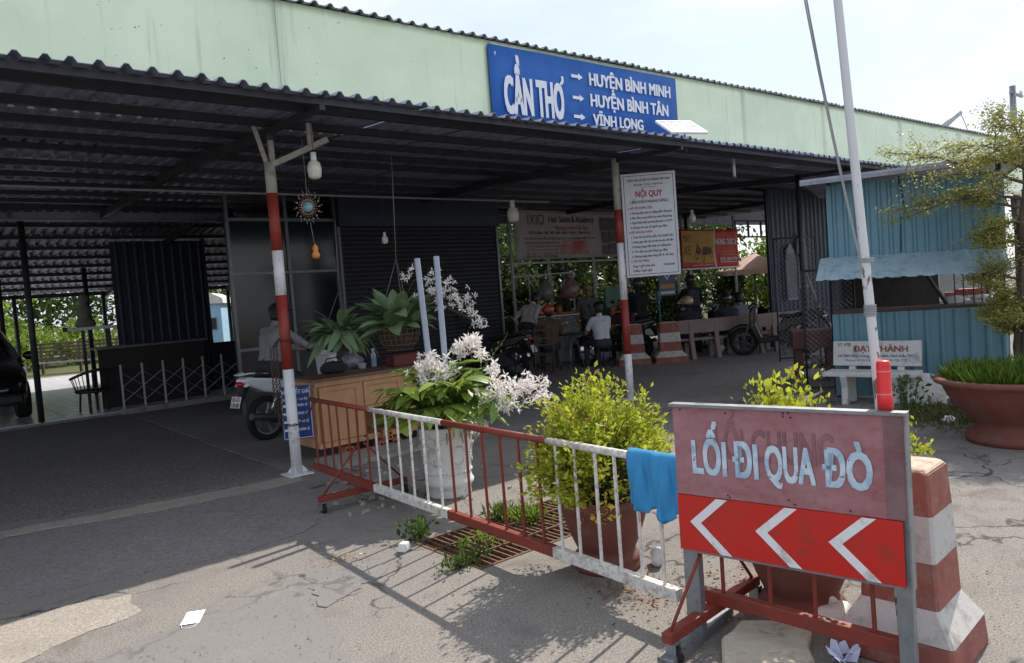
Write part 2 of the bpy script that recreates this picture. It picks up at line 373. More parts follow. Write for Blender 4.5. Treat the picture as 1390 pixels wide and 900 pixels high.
# fascia
def fascia_mat():
    m, t, p, co = newmat('fascia_green')
    n = noise(t, co, 1.1, 5, .55, .4); st = noise(t, mapv(t, co, (9, 9, .5)), 1.6, 6, .6)
    c = mixc(t, ramp(t, n, .35, .65), lin(208,226,192), lin(226,240,206))
    c = mixc(t, ramp(t, st, .58, .8), c, lin(186,200,164))
    sp = noise(t, co, 22, 2, .5); c = mixc(t, ramp(t, sp, .74, .78), c, lin(120,132,120))
    t.links.new(c, p.inputs['Base Color']); p.inputs['Roughness'].default_value = .26; p.inputs['Specular IOR Level'].default_value = .7
    bumpn(t, p, noise(t, mapv(t, co, (1,1,.6)), 1.5, 3, .5), .22, .06)
    return m
FASC = fascia_mat(); FY = 7.5
def ftop(u): return 4.865 + .0125*(u-3)
fas = obj('fascia_frame', MB().beam((-6,FY+.06,4.6),(40,FY+.06,5.1),.04,.06).beam((-6,FY+.06,3.7),(40,FY+.06,3.75),.04,.06), STEEL, shel)
seams = [-6,-2.4,.4,3.32,6.2,9.1,12.0,14.9,18.6,22.3,26,30,34,38]
for a, b in zip(seams[:-1], seams[1:]):
    mb = MB(); nx, nz = 24, 12; vs = []; ph = random.uniform(0, 6)
    for i in range(nx+1):
        for j in range(nz+1):
            u = a+.002+(b-a-.004)*i/nx; z0, z1 = 3.5, ftop(u)-.005; z = z0+(z1-z0)*j/nz
            e = math.sin(math.pi*i/nx)*math.sin(math.pi*j/nz)
            dy = .009*e*(math.sin(ph+2.3*u+1.7*z)+.6*math.sin(2.2*ph+3.1*z-1.3*u))
            vs.append((u, FY-.012+dy, z))
    fs = [(i*(nz+1)+j, (i+1)*(nz+1)+j, (i+1)*(nz+1)+j+1, i*(nz+1)+j+1) for i in range(nx) for j in range(nz)]
    mb.add(vs, fs, 0, True); o = obj('fascia_panel', mb, FASC, fas); s_ = o.modifiers.new('thick','SOLIDIFY'); s_.thickness = .004; s_.offset = 1
# upper roof, seen along its front edge
upf = obj('upper_roof_frame', MB().beam((-6,7.62,ftop(-6)-.05),(38,7.62,ftop(38)-.05),.05,.07), STEEL, shel)
Lr = 7.2; Yd = Vector((0, math.cos(.1), math.sin(.1))); me = MB().corr((0,0,0),(1,0,.0125),Yd,Vector((1,0,.0125)).cross(Yd),1.1,Lr,.183,.036).mesh('roof_sheet', SH_T)
u = -6; k = 0
while u < 38:
    link('roof_sheet', me, upf, (u, FY-.07+random.uniform(-.012,.012), ftop(u)+(k%2)*.005), (0,0,0)); u += 1.07; k += 1
mb = MB().box((16,14.4,4.5),(44,.06,2.2)); obj('rear_gable_wall', mb, SHEET, shel)
# striped posts
POSTG = mat('post_grey', lin(170,166,158), .6, var=.12, vsc=8, dirt=lin(110,100,92), damt=.4, dsc=10)
def striped(loc, bands, r=.052):
    p = None
    for (z0, z1, m) in bands:
        mb = MB().tube([(0,0,z0),(0,0,z1)], r, 18, cap=True)
        if p is None: p = obj('striped_post', mb, m, shel, loc)
        else: obj('painted_band', mb, m, p)
    return p
p1 = striped((2.87,6.9,0), [(1.76,2.19,WHITE),(0,1.04,WHITE),(1.04,1.76,RED),(2.19,2.74,RED),(2.74,3.03,POSTG)])
mb = MB()
for a in (0, 2.1, 4.2): mb.prism([(.05*math.cos(a),.05*math.sin(a),.0),(.13*math.cos(a),.13*math.sin(a),.0),(.055*math.cos(a),.055*math.sin(a),.09)], (.006*math.sin(a),-.006*math.cos(a),0))
mb.box((0,0,.012),(.24,.24,.012)); obj('base_plate', mb, WHITE, p1)
mb = MB(); mb.beam((-.02,-.03,3.0),(.02,-1.0,3.2),.035,.05)
obj('bracket_arm', MB().beam((.0,-.02,3.0),(.42,-.42,3.2),.03,.05), POSTG, p1)
obj('bracket_arm', MB().beam((-.02,0,3.0),(-.1,.06,3.40),.03,.04), POSTG, p1)
obj('bracket_arm', MB().beam((.03,.0,3.0),(.04,.03,3.38),.05,.03), POSTG, p1)
obj('bracket_arm', MB().beam((.30,-.30,3.12),(.30,-.28,3.37),.05,.03), POSTG, p1)
p2 = striped((7.8,6.9,0), [(1.41,2.2,WHITE),(0,.65,WHITE),(.65,1.41,RED),(2.2,2.66,RED),(2.66,3.42,POSTG)])
obj('base_plate', MB().box((0,0,.018),(.24,.24,.012)), WHITE, p2)
for x, m in ((-2.0,POSTG),(12.7,STEEL)):
    p = obj('post', MB().tube([(0,0,0),(0,0,3.4)],.05,12), m, shel, (x,6.9,0)); obj('base_plate', MB().box((0,0,.012),(.22,.22,.012)), m, p)
for (x, y) in ((1.72,14.6),(1.72,19.0),(2.3,22.2),(3.35,19.0),(-1.4,19),(4.3,22.2),(-2,22.2),(7.6,22.2),(12.7,13.05),(7.8,14.3),(17.6,13.05)):
    obj('post', MB().tube([(0,0,.03),(0,0,zc(y)-.05)], .05, 10), STEEL, shel, (x,y,0))
LPOST = mat('pale_post', lin(176,178,182), .5, var=.1)
for (x, y, h) in ((10.85,12.9,3.5),(12.05,12.95,2.6),(14.9,13.0,3.5),(17.3,13.0,3.5),(17.05,13.0,3.0),(19.9,13.0,3.5),(13.6,12.95,2.5)):
    obj('post', MB().tube([(0,0,0),(0,0,h)], .035, 10), LPOST, shel, (x,y,0))
mb = MB()
for (a, b, z) in ((10.85,14.9,2.3),(10.85,12.05,2.0)): mb.beam((a,12.95,z),(b,12.95,z),.03,.04)
obj('rail', mb, LPOST, shel)
# ladder truss above the right opening
mb = MB(); mb.beam((19.9,13,3.35),(24.5,13,3.35),.05,.05); mb.beam((19.9,13,2.85),(24.5,13,2.85),.05,.05)
for k in range(7): mb.beam((20+.72*k,13,2.85),(20+.72*k,13,3.35),.05,.05)
obj('ladder_truss', mb, STEEL, shel)
# ------------------------------------------------------------------ lettering
_tc = {}
def text_mesh(s, bold):
    key = (s, bold)
    if key in _tc: return _tc[key]
    cu = bpy.data.curves.new('t', 'FONT'); cu.body = s; cu.size = 1; cu.offset = min(0., bold); cu.resolution_u = 3
    o = bpy.data.objects.new('t', cu); COL.objects.link(o); bpy.context.view_layer.update()
    me = o.evaluated_get(bpy.context.evaluated_depsgraph_get()).to_mesh()
    v = np.empty(len(me.vertices)*3); me.vertices.foreach_get('co', v); v = v.reshape(-1,3)
    f = [tuple(p.vertices) for p in me.polygons]
    bpy.data.objects.remove(o); bpy.data.curves.remove(cu)
    _tc[key] = (v, f); return _tc[key]
CAP = .729
def text(mb, s, x, z, h, w=None, bold=.012, y=-.001, mi=0, align='l', slope=0.):
    # baseline at (x,z) in the local XZ plane, cap height h, fitted to width w
    v, f = text_mesh(s, bold)
    if len(v) == 0: return mb
    x0, x1 = v[:,0].min(), v[:,0].max(); k = h/CAP; kx = k if w is None else w/(x1-x0)
    W = (x1-x0)*kx; ox = x if align == 'l' else (x-W/2 if align == 'c' else x-W)
    b = max(0, bold)*1.15; shifts = [(0,0)] if b < .008 else [(-b*kx,-b*k*.5),(b*kx,-b*k*.5),(-b*kx,b*k*.5),(b*kx,b*k*.5),(0,0)]
    for i, (dx, dz) in enumerate(shifts): mb.add([(ox+dx+(p[0]-x0)*kx, y-.00025*i, z+dz+p[1]*k+slope*(p[0]-x0)*kx) for p in v], f, mi)
    return mb
def flat(mb, pts, y=-.001, mi=0): return mb.add([(a, y, b) for a, b in pts], [tuple(range(len(pts)))], mi)
def rect(mb, x0, z0, x1, z1, y=-.001, mi=0): return flat(mb, [(x0,z0),(x1,z0),(x1,z1),(x0,z1)], y, mi)
INKW = mat('ink_white', lin(228,232,238), .5, var=.04); INKR = mat('ink_red', lin(150,40,36), .5, var=.08); INKK = mat('ink_black', lin(40,40,46), .6, var=.1)
INKB = mat('ink_blue', lin(60,74,130), .6, var=.1); INKBR = mat('ink_brown', lin(132,70,52), .6, var=.1)

# big blue direction sign on the fascia
s = thing('direction_sign', 'large blue destination sign with white place names and arrows on green fascia', 'sign', (6.13, FY-.05, 3.72))
BLUE = mat('sign_blue', lin(24,92,172), .6, var=.12, vsc=1.5, dirt=lin(44,108,180), damt=.3, dsc=1.2)
mb = MB(); nx = 26; wv = lambda x, z: .006*math.sin(3*x+1.2*z)+.004*math.sin(7*x-2*z)
vs = [(3.87*i/nx, wv(3.87*i/nx, j), .02*i/nx*2.2+j*1.12+(0 if j == 0 else 0)) for i in range(nx+1) for j in (0,.5,1)]
mb.add(vs, [(i*3+j, i*3+3+j, i*3+4+j, i*3+1+j) for i in range(nx) for j in (0,1)], 0, True)
pl = obj('panel', mb, BLUE, s); q = pl.modifiers.new('t','SOLIDIFY'); q.thickness = .012; q.offset = 1
mb = MB(); sl = .012
obj('lettering', flat(text(mb, 'CẦN THO', .21, .265, .49, 1.06, .05, -.034, slope=sl), [(1.225,.74),(1.275,.74),(1.305,.79),(1.30,.86),(1.255,.86),(1.262,.80),(1.235,.775)], -.034), INKW, s)
for k, (st, z, h, x0, x1) in enumerate((('HUYỆN BÌNH MINH',.79,.18,1.83,3.68),('HUYỆN BÌNH TÂN',.49,.18,1.83,3.60),('VĨNH LONG',.225,.16,1.86,2.96))):
    obj('lettering', text(MB(), st, x0, z+.02, h, x1-x0, .04, -.034, slope=sl), INKW, s); mb = MB()
    zz = z+.105; rect(mb, 1.46, zz-.022, 1.60, zz+.022, -.034); flat(mb, [(1.60,zz-.05),(1.69,zz),(1.60,zz+.05)], -.034); obj('arrow', mb, INKW, s)
mb = MB(); rect(mb, 0, .13, 3.86, .16, -.032); obj('lower_white_strip', mb, INKW, s)

# regulation board on the middle post, turned to the lane
s = thing('notice_board', 'white framed notice board of ferry rules on the middle striped post', 'notice board', (7.80, 6.80, 1.71), rad(-43))
mb = MB().box((.36,.02,.71),(.74,.025,1.42)); obj('panel', mb, mat('board_white', lin(196,198,204), .5, var=.06, vsc=4), s, bev=.003)
mb = MB()
for (x0,z0,x1,z1) in ((.02,.03,.70,.036),(.02,1.385,.70,1.391),(.02,.03,.026,1.39),(.694,.03,.70,1.39)): rect(mb, x0,z0,x1,z1)
mb2 = MB(); cc = .36
y0 = .005
for b in (mb, mb2): pass
def ln(m, t, z, h, x=.07, w=None, al='l', bold=.012): text(m, t, x, z, h, w, bold, .006, 0, al)
mb3 = MB()
for (x0,z0,x1,z1) in ((.02,.03,.70,.037),(.02,1.383,.70,1.39),(.02,.03,.027,1.39),(.693,.03,.70,1.39)): rect(mb3, x0,z0,x1,z1,.006)
ln(mb3,'CỘNG HÒA XÃ HỘI CHỦ NGHĨA VIỆT NAM',1.31,.03,cc,.58,'c',.02); ln(mb3,'Độc Lập - Tự Do - Hạnh Phúc',1.25,.026,cc,.40,'c'); rect(mb3,.26,1.222,.46,1.227,.006)
ln(mb2,'NỘI QUY',1.095,.085,cc,.36,'c',.03); ln(mb3,'( BẾN KHÁCH NGANG SÔNG )',1.01,.04,cc,.52,'c',.02)
rows = [(1,'A. ĐỐI VỚI PHƯƠNG TIỆN:'),(0,'1. Phương tiện phải có đăng kiểm đăng ký.'),(0,'2. Bảo đảm trang thiết bị an toàn đúng hạng.'),(0,'3. Người điều khiển phương tiện phải có GCCM.'),(0,'4. Không chở quá số người quy định.'),(1,'B. ĐỐI VỚI KHÁCH HÀNG:'),(0,'1. Tuân thủ sự hướng dẫn của thuyền viên.'),(0,'2. Không gây mất trật tự trên tàu phà, cầu bến.'),(0,'3. Không mang chất cháy nổ xuống phà.'),(0,'4. Trả tiền qua phà đúng quy định.'),(0,'5. Không mang theo hàng dễ vỡ, dễ cháy.'),(1,'C. GIỜ HOẠT ĐỘNG:'),(0,'Sáng: 4 giờ chạy phà.'),(0,'Chiều: 21giờ nghỉ.')]
for k, (r_, t_) in enumerate(rows): ln(mb2 if r_ else mb3, t_, .93-k*.066, .032, .06 if r_ else .08, min(.58, .0145*len(t_)), 'l', .02)
ln(mb3,'20 phút/chuyến.',.93-12*.066,.03,.50,.16)
tag(obj('lettering', mb3, INKK, s), kind='stuff'); tag(obj('red_lettering', mb2, INKR, s), kind='stuff')
obj('mounting_clip', MB().box((.02,.05,1.1),(.06,.05,.04)).box((.02,.05,.3),(.06,.05,.04)), GALV, s)

# salon banner and red banner at the back of the shelter
def banner(name, label, loc, W, H, m, rz=0, sag=.02, seed=0):
    s = thing(name, label, 'banner', loc, rz); r = random.Random(seed); mb = MB(); nx, nz = 24, 10; vs = []
    for i in range(nx+1):
        for j in range(nz+1):
            x, z = W*i/nx, H*j/nz; vs.append((x, .012*math.sin(5*x+3*z+seed)+.008*math.sin(9*x-6*z), z-sag*math.sin(math.pi*i/nx)*(j/nz)))
    mb.add(vs, [(i*(nz+1)+j,(i+1)*(nz+1)+j,(i+1)*(nz+1)+j+1,i*(nz+1)+j+1) for i in range(nx) for j in range(nz)], 0, True)
    obj('cloth', mb, m, s); q = s.children[0].modifiers.new('t','SOLIDIFY'); q.thickness = .004; q.offset = 1
    return s
CLOTHG = mat('banner_grey', lin(176,168,166), .7, var=.08, vsc=2)
s = banner('salon_banner', 'faded grey hair salon banner hung above the food stall', (10.95,12.86,2.38), 3.62, 1.16, CLOTHG, seed=2)
y = -.03; mb = MB(); mr = MB(); mg = MB()
text(mb,'IXIO',.42,.80,.26,.52,-.012,y); text(mb,'Hair Salon & Academy',1.08,.86,.16,1.55,.01,y)
text(mr,'Beauty Salon & Spa',1.3,.69,.09,1.1,.0,y); text(mb,'Cắt Tóc Nam - Nữ - Gội - Uốn - Duỗi - Nhuộm - Chăm Sóc Da',.42,.585,.07,2.05,.012,y)
text(mb,'Học cắt tóc tạo kiểu tại hệ thống salon chuyên nghiệp, nhận học viên',.28,.455,.06,2.35,.0,y); text(mb,'Tạo mẫu tóc theo xu hướng mới nhất',.28,.355,.06,1.1,.0,y)
for k,t_ in enumerate(('Cs1: 212 Nguyễn Văn Cừ, An Khánh','Cs2: 316 Nguyễn Văn Cừ, Ninh Kiều','Cs3: 40 Trần Hưng Đạo, Cần Thơ')): text(mr,t_,.32,.275-k*.085,.055,1.2,.0,y)
text(mb,'LIÊN HỆ: APU | 0939 939 000',.30,.03,.06,1.0,.005,y)
for (x0,z0,x1,z1) in ((2.86,.66,3.55,.98),(2.86,.34,3.1,.64),(3.14,.38,3.55,.64),(2.86,.05,3.1,.31),(3.14,.05,3.55,.34)): rect(mg,x0,z0,x1,z1,y)
tag(obj('lettering', mb, INKK, s), kind='stuff'); tag(obj('red_lettering', mr, INKR, s), kind='stuff'); obj('photo_print', mg, mat('photo_grey', lin(92,84,92), .6, var=.5, vsc=9), s)
def pinkmat():
    m,t,p,co = newmat('pink_print'); n = noise(t, co, 1.6, 3); t.links.new(mixc(t, ramp(t,n,.4,.65), lin(176,160,158), lin(176,92,84)), p.inputs['Base Color']); p.inputs['Roughness'].default_value = .7; return m
mb = MB(); rect(mb,1.5,.08,2.4,.42,-.027); obj('pink_print', mb, pinkmat(), s)
s = banner('shop_banner', 'red and yellow motorbike shop banner beside the notice board', (17.0,12.84,1.92), 2.85, 1.16, mat('banner_red', lin(206,58,48), .6, var=.1, vsc=2), seed=5)
mb = MB(); flat(mb,[(.05,.22),(1.62,.16),(1.58,1.10),(.05,1.10)],-.028); obj('yellow_print', mb, mat('banner_yellow', lin(206,160,84), .7, var=.15, vsc=2), s)
mb = MB(); flat(mb,[(1.60,.05),(1.66,.05),(1.58,.5),(1.64,1.12),(1.60,1.12),(1.54,.5)],-.031)
text(mb,'HÙNG ĐỨC 6',1.66,.70,.17,1.05,.03,-.031); text(mb,'0292. 3818 779',1.85,.22,.10,.85,.015,-.031); rect(mb,1.85,.17,2.7,.185,-.031); text(mb,'mua bán - trao đổi - sửa chữa xe máy',.5,.10,.05,1.0,0,-.031)
for (a,b) in ((0,.03),): rect(mb,0,.0,2.85,.04,-.031)
tag(obj('lettering', mb, INKW, s), kind='stuff')
mb = MB(); text(mb,'Đ/c: 18 Nguyễn Trãi nối dài',1.8,.46,.06,.9,0,-.031); text(mb,'P. Cái Khế, Q. Ninh Kiều',1.9,.37,.06,.75,0,-.031); obj('yellow_lettering', mb, mat('ink_yellow', lin(232,190,90), .6), s)
def disc(mb, x, z, r, r2=0, n=18, y=-.032):
    for i in range(n):
        a, b = 2*math.pi*i/n, 2*math.pi*(i+1)/n
        flat(mb,[(x+r*math.cos(a)*.6,z+r*math.sin(a)),(x+r*math.cos(b)*.6,z+r*math.sin(b)),(x+r2*math.cos(b)*.6,z+r2*math.sin(b)),(x+r2*math.cos(a)*.6,z+r2*math.sin(a))],y)
mb = MB(); disc(mb,.72,.40,.13,.09); disc(mb,1.02,.33,.13,.09); disc(mb,1.42,.42,.1,.07); flat(mb,[(.68,.5),(.75,.75),(.85,.66),(.95,.5),(.8,.42)],-.032); flat(mb,[(.98,.42),(1.0,.62),(1.15,.66),(1.45,.60),(1.4,.44),(1.15,.40)],-.032)
text(mb,'XE',.12,.42,.28,.34,.0,-.032); text(mb,'MÁY',.12,.78,.22,.34,.0,-.032)
obj('motorbike_print', mb, mat('print_brown', lin(104,72,66), .7, var=.4, vsc=10), s)
# small blue and white poster on the back fence, and green/red vendor panel
s = thing('poster', 'small blue and yellow poster tied between back posts', 'poster', (16.05,12.9,1.25))
obj('panel', MB().box((.35,0,.38),(.72,.012,.76)), mat('poster_blue', lin(96,106,140), .6, var=.2, vsc=3), s)
mb = MB(); flat(mb,[(.08,.72),(.35,.42),(.62,.72),(.55,.72),(.35,.5),(.15,.72)],-.008); rect(mb,.05,.05,.65,.12,-.008); obj('white_print', mb, INKW, s)
mb = MB(); rect(mb,.05,.2,.65,.32,-.008); obj('yellow_print', mb, mat('poster_ochre', lin(200,150,70), .6), s)
# ------------------------------------------------------------------ rolling barriers
def lerp(a, b, t): return a+(b-a)*t
def barrier(label, A, B, marks, cols, pick, feet, swayseed=1):
    r = random.Random(swayseed); A, B = Vector((*A,0)), Vector((*B,0)); D = (B-A); L = D.length; d = D.normalized()
    s = thing('rolling_barrier', label, 'barrier', A, math.atan2(d.y, d.x), 'striped barriers')
    for i in range(len(marks)-1):
        a, b, m = marks[i]*L, marks[i+1]*L, cols[i]
        obj('top_rail', MB().tube([(a,0,.785),(b,0,.785)], .0205, 12), m, s)
        obj('bottom_rail', MB().box(((a+b)/2,0,.165),(b-a,.045,.06)), m, s, bev=.004)
        n = pick[i]; pm = MB().tube([(0,0,0),(0,0,.58)], .0092, 8, cap=False).mesh('picket', m)
        for k in range(n):
            x = a+(b-a)*(k+.5)/n + r.uniform(-.012,.012)
            link('picket', pm, s, (x,0,.19), (r.uniform(-.01,.01), r.uniform(-.012,.012), 0))
    for x in feet:
        f = obj('foot', MB().box((x,0,.115),(.05,.78,.045)), FRED, s, bev=.004)
        for e in (-1, 1):
            obj('brace', MB().tube([(x,e*.36,.13),(x+.02,e*.02,.50)], .008, 6), FRED, f)
            c = MB(); c.lathe([(.0,-.014),(.034,-.014),(.04,-.006),(.04,.006),(.034,.014),(0,.014)], 16, (x+.02,e*.36,.04), R=Matrix.Rotation(rad(90),3,'X') @ Matrix.Identity(3))
            obj('caster_wheel', c, RUBBER, f)
            c = MB(); c.box((x+.012,e*.36-.02,.065),(.05,.003,.06)).box((x+.012,e*.36+.02,.065),(.05,.003,.06)).box((x+.005,e*.36,.092),(.06,.045,.006)); obj('caster_fork', c, GALV, f)
    return s
barrier('long red and white barrier on casters from left post to arrow sign', (2.83,6.38), (2.64,2.12), [0,.285,.54,.795,1], [FRED,FWHITE,FRED,FWHITE], [7,6,6,6], (1.0,))
barrier('short red barrier standing behind the arrow sign', (2.73,2.06), (2.80,1.20), [0,1], [FRED], [4], (.06,), 5)

# ------------------------------------------------------------------ arrow sign
sg = thing('arrow_sign', 'standing sign with faded upper board and red panel of white arrows', 'sign', (2.585,2.045,0), rad(-79.3))
W_ = .92
def oldboard():
    m,t,p,co = newmat('faded_red_board')
    n1 = noise(t, mapv(t, co, (2.2,1,5)), 1.6, 6, .6, .6); n2 = noise(t, mapv(t, co, (1.3,1,2.2)), 3.4, 7, .7, 1.0); n3 = noise(t, co, 30, 5, .7)
    c = mixc(t, ramp(t,n1,.35,.68), lin(164,114,120), lin(142,80,86)); c = mixc(t, ramp(t,n2,.60,.70), c, lin(134,34,36)); c = mixc(t, ramp(t,n3,.35,.7,(0,0,0,1),(.35,.35,.35,1)), c, lin(166,142,146))
    t.links.new(c, p.inputs['Base Color']); p.inputs['Roughness'].default_value = .38; return m
obj('upper_board', MB().box((W_/2,0,.865),(W_,.012,.39)), oldboard(), sg)
obj('arrow_panel', MB().box((W_/2-.01,-.004,.545),(W_-.02,.014,.245)), mat('signal_red', lin(196,32,24), .35, var=.07, vsc=5, dirt=lin(150,52,44), damt=.5, dsc=10), sg)
SHINE = mat('reflective_white', lin(226,228,230), .4, var=.05, dirt=lin(176,160,152), damt=.4, dsc=12)
z0, zm, z1 = .424, .552, .666
for x in (.045,.335,.625):
    mb = MB(); x = x+.01; flat(mb,[(x,zm),(x+.125,z1),(x+.175,z1),(x+.05,zm)],-.0125); flat(mb,[(x,zm),(x+.05,zm),(x+.185,z0),(x+.135,z0)],-.0125); obj('white_arrow', mb, SHINE, sg)
def oldwhite():
    m,t,p,co = newmat('sky_white_letters'); n = noise(t, co, 9, 5, .6, 1)
    wn_ = noise(t, co, 26, 6, .7); t.links.new(mixc(t, ramp(t,wn_,.60,.66), mixc(t, ramp(t,n,.42,.6), lin(200,218,232), lin(156,184,208)), lin(150,110,116)), p.inputs['Base Color']); p.inputs['Roughness'].default_value = .4; return m
mb = MB(); text(mb,'LỐI CHUNG',.19,.845,.135,.48,.02,-.0078); obj('ghost_lettering', mb, mat('ghost_ink', lin(132,90,96), .4, var=.25, vsc=9), sg)
x = .085; OWH = oldwhite()
for wd, ww in (('LỐI',.148),('ĐI',.10),('QUA',.192),('ĐÒ',.172)):
    obj('lettering', text(MB(), wd, x, .772, .148, ww, .036, -.0095), OWH, sg); x += ww+.035
for xx in (.035, W_-.03):
    wd = .07 if xx < .5 else .055
    l = obj('leg', MB().box((xx,.032,.528),(wd,.05,1.056)), GALV, sg, bev=.003)
    obj('foot_bar', MB().box((xx,.03,.022),(.075,.62,.044)), GALV, sg, bev=.004)
obj('frame_edge', MB().box((W_/2,.0,1.066),(W_+.02,.05,.012)).box((W_/2,.02,.418),(W_-.06,.03,.022)).box((W_+.003,.01,.74),(.006,.06,.66)), GALV, sg)
obj('bare_stile', MB().box((W_-.035,-.008,.868),(.07,.006,.386)), mat('bare_metal', lin(126,100,104), .5, .1, var=.2, vsc=8, dirt=lin(110,60,60), damt=.5), sg)
mb = MB(); r = random.Random(4)
for _ in range(14): mb.ell((r.choice((.02,.25,.5,.72,.88))+r.uniform(-.02,.02), -.009, r.choice((.69,.88,1.04))+r.uniform(-.012,.012)), (.004,.002,.004), 6, 4)
obj('rivets', mb, STEEL, sg)

# red plastic reflector post and the white pole lashed behind the sign
REFL = mat('reflector_red', lin(226,44,48), .35, var=.1)
s = thing('reflector_tube', 'bright red plastic reflector tube standing on arrow sign top', 'reflector', (2.775,1.215,1.073))
obj('tube_body', MB().lathe([(0,0),(.027,0),(.027,.05),(.0245,.055),(.0245,.165),(.023,.178),(.018,.182),(0,.182)], 20), REFL, s)
[obj('pale_ring', MB().lathe([(.0246,z_),(.0258,z_+.003),(.0246,z_+.006)],20), mat('ring_pink', lin(238,120,116), .4), s) for z_ in (.055,.14)]
def peel():
    m,t,p,co = newmat('peeling_white'); v = mapv(t, co, (1,1,.45)); n = noise(t, v, 22, 6, .6, .5)
    z = N(t,'ShaderNodeSeparateXYZ'); t.links.new(co, z.inputs[0])
    mr = N(t,'ShaderNodeMapRange'); mr.inputs[1].default_value = .3; mr.inputs[2].default_value = 2.6; mr.inputs[3].default_value = .10; mr.inputs[4].default_value = -.08; t.links.new(z.outputs[2], mr.inputs[0])
    ad = N(t,'ShaderNodeMath',operation='ADD'); t.links.new(n, ad.inputs[0]); t.links.new(mr.outputs[0], ad.inputs[1])
    f = ramp(t, ad.outputs[0], .60, .615)
    t.links.new(mixc(t, f, lin(206,207,210), lin(108,104,102)), p.inputs['Base Color']); p.inputs['Roughness'].default_value = .5; bumpn(t,p,f,.3,.003); return m
s = thing('white_pole', 'tall white peeling steel pole lashed behind the arrow sign', 'pole', (2.835,1.205,0))
obj('shaft', MB().tube([(0,0,0),(.005,.056,1.04),(.012,.142,2.6),(.02,.235,4.3)], [.0195,.018,.0155,.0135], 16), peel(), s)
LINE = mat('grey_cord', lin(150,150,152), .7, var=.1)
mb = MB()
for k in range(7): mb.lathe([(.0205,-.004),(.0235+.001*(k%2),0),(.0205,.004)], 12, (.007,.078,1.42+.009*k+(.16 if k > 4 else 0)))
tag(obj('lashing', mb, LINE, s), kind='stuff')
cd = thing('overhead_cord', 'pair of slack grey cords running up from the white pole', 'cord', (2.84,1.275,0))
for k in range(2):
    a = Vector((0.0,.005,1.45)); b = Vector((-.10-.015*k,.30,4.6)); pts = []
    for i in range(15):
        t_ = i/14; p_ = a.lerp(b, t_); p_ += Vector((-.03-.012*k, .045, 0))*math.sin(math.pi*t_)*1.0; pts.append(p_)
    obj('strand', MB().tube(pts, .0035, 6), LINE, cd)

# ------------------------------------------------------------------ concrete bollards
BRED = mat('bollard_red', lin(146,86,76), .85, var=.2, vsc=8, bump=.4, bsc=60, dirt=lin(152,122,110), damt=.5, dsc=10)
BWHT = mat('bollard_white', lin(194,190,186), .85, var=.12, vsc=8, bump=.4, bsc=60, dirt=lin(136,126,118), damt=.5, dsc=8)
BTOP = mat('bollard_worn_top', lin(196,178,158), .9, var=.2, vsc=14, bump=.5, dirt=lin(150,86,70), damt=.5, dsc=18)
def bollard(label, loc, rz, hw=.13, sx=1.0, sy=1.0, H=.79, group=None):
    s = thing('concrete_bollard', label, 'bollard', loc, rz, group)
    lv = [(0,.215,BRED),(.125,.205,BWHT),(.235,.142,BRED),(.42,.135,BWHT),(.605,.128,BRED),(H-.02,.118,BTOP),(H,.10,None)]
    k = hw/.13; nm = ['base_block','base_skirt','shaft_band','shaft_band','shaft_band','worn_top']; rr = random.Random(3)
    for i in range(6):
        (z0,w0,m),(z1,w1,_) = lv[i], lv[i+1]; mb = MB(); n = 5; vs = []; ch = .012
        ring = []
        for (zz, ww) in ((z0,w0),(z1,w1)):
            X, Y = ww*k*sx, ww*k*sy
            for (a, b) in ((-X+ch,-Y),(X-ch,-Y),(X,-Y+ch),(X,Y-ch),(X-ch,Y),(-X+ch,Y),(-X,Y-ch),(-X,-Y+ch)): ring.append((a,b,zz))
        mb.add(ring, [(j,(j+1)%8,8+(j+1)%8,8+j) for j in range(8)]+[tuple(range(8,16)), tuple(reversed(range(8)))])
        o = obj(nm[i], mb, m, s)
        if i == 0 or i == 5:
            o.modifiers.new('b','BEVEL').width = .012
    obj('drill_hole', MB().lathe([(0,0),(.018,0)],12,(-.142*k*sx-.0015,.03,.40),R=Matrix.Rotation(rad(-90),3,'Y')), BLACK, s)
    return s
bollard('red and white concrete bollard standing right behind the arrow sign', (3.155,1.315,0), rad(4), .137)
bollard('dim striped concrete block behind the middle post', (11.42,9.95,0), rad(-42), .13, 1.55, 1.2, .82, 'striped blocks beside the benches')
bollard('dim striped concrete block at the left end of bench row', (11.92,9.42,0), rad(-42), .13, 1.55, 1.2, .82, 'striped blocks beside the benches')

# ------------------------------------------------------------------ drain grate
s = thing('drain_grate', 'rusty bar grating over the drain pit under the barrier', 'grate', (GX0,GY0,0))
bm_ = MB().box((0,(GY1-GY0)/2,-.012),(.012,GY1-GY0-.02,.024)).mesh('bar', RUSTS)
k = 0; x = .05; rr = random.Random(5)
while x < GX1-GX0-.03:
    link('bar', bm_, s, (x,0,rr.uniform(-.004,.003)), (0,0,rr.uniform(-.008,.008))); x += .052
for y in (.22,.50): obj('cross_bar', MB().box(((GX1-GX0)/2,y,.004),(GX1-GX0-.02,.014,.014)), RUSTS, s)
obj('frame', MB().box((.012,(GY1-GY0)/2,-.01),(.024,GY1-GY0,.03)).box((GX1-GX0-.012,(GY1-GY0)/2,-.01),(.024,GY1-GY0,.03)).box(((GX1-GX0)/2,.012,-.01),(GX1-GX0-.06,.02,.03)).box(((GX1-GX0)/2,GY1-GY0-.012,-.01),(GX1-GX0-.06,.02,.03)), RUSTS, s)

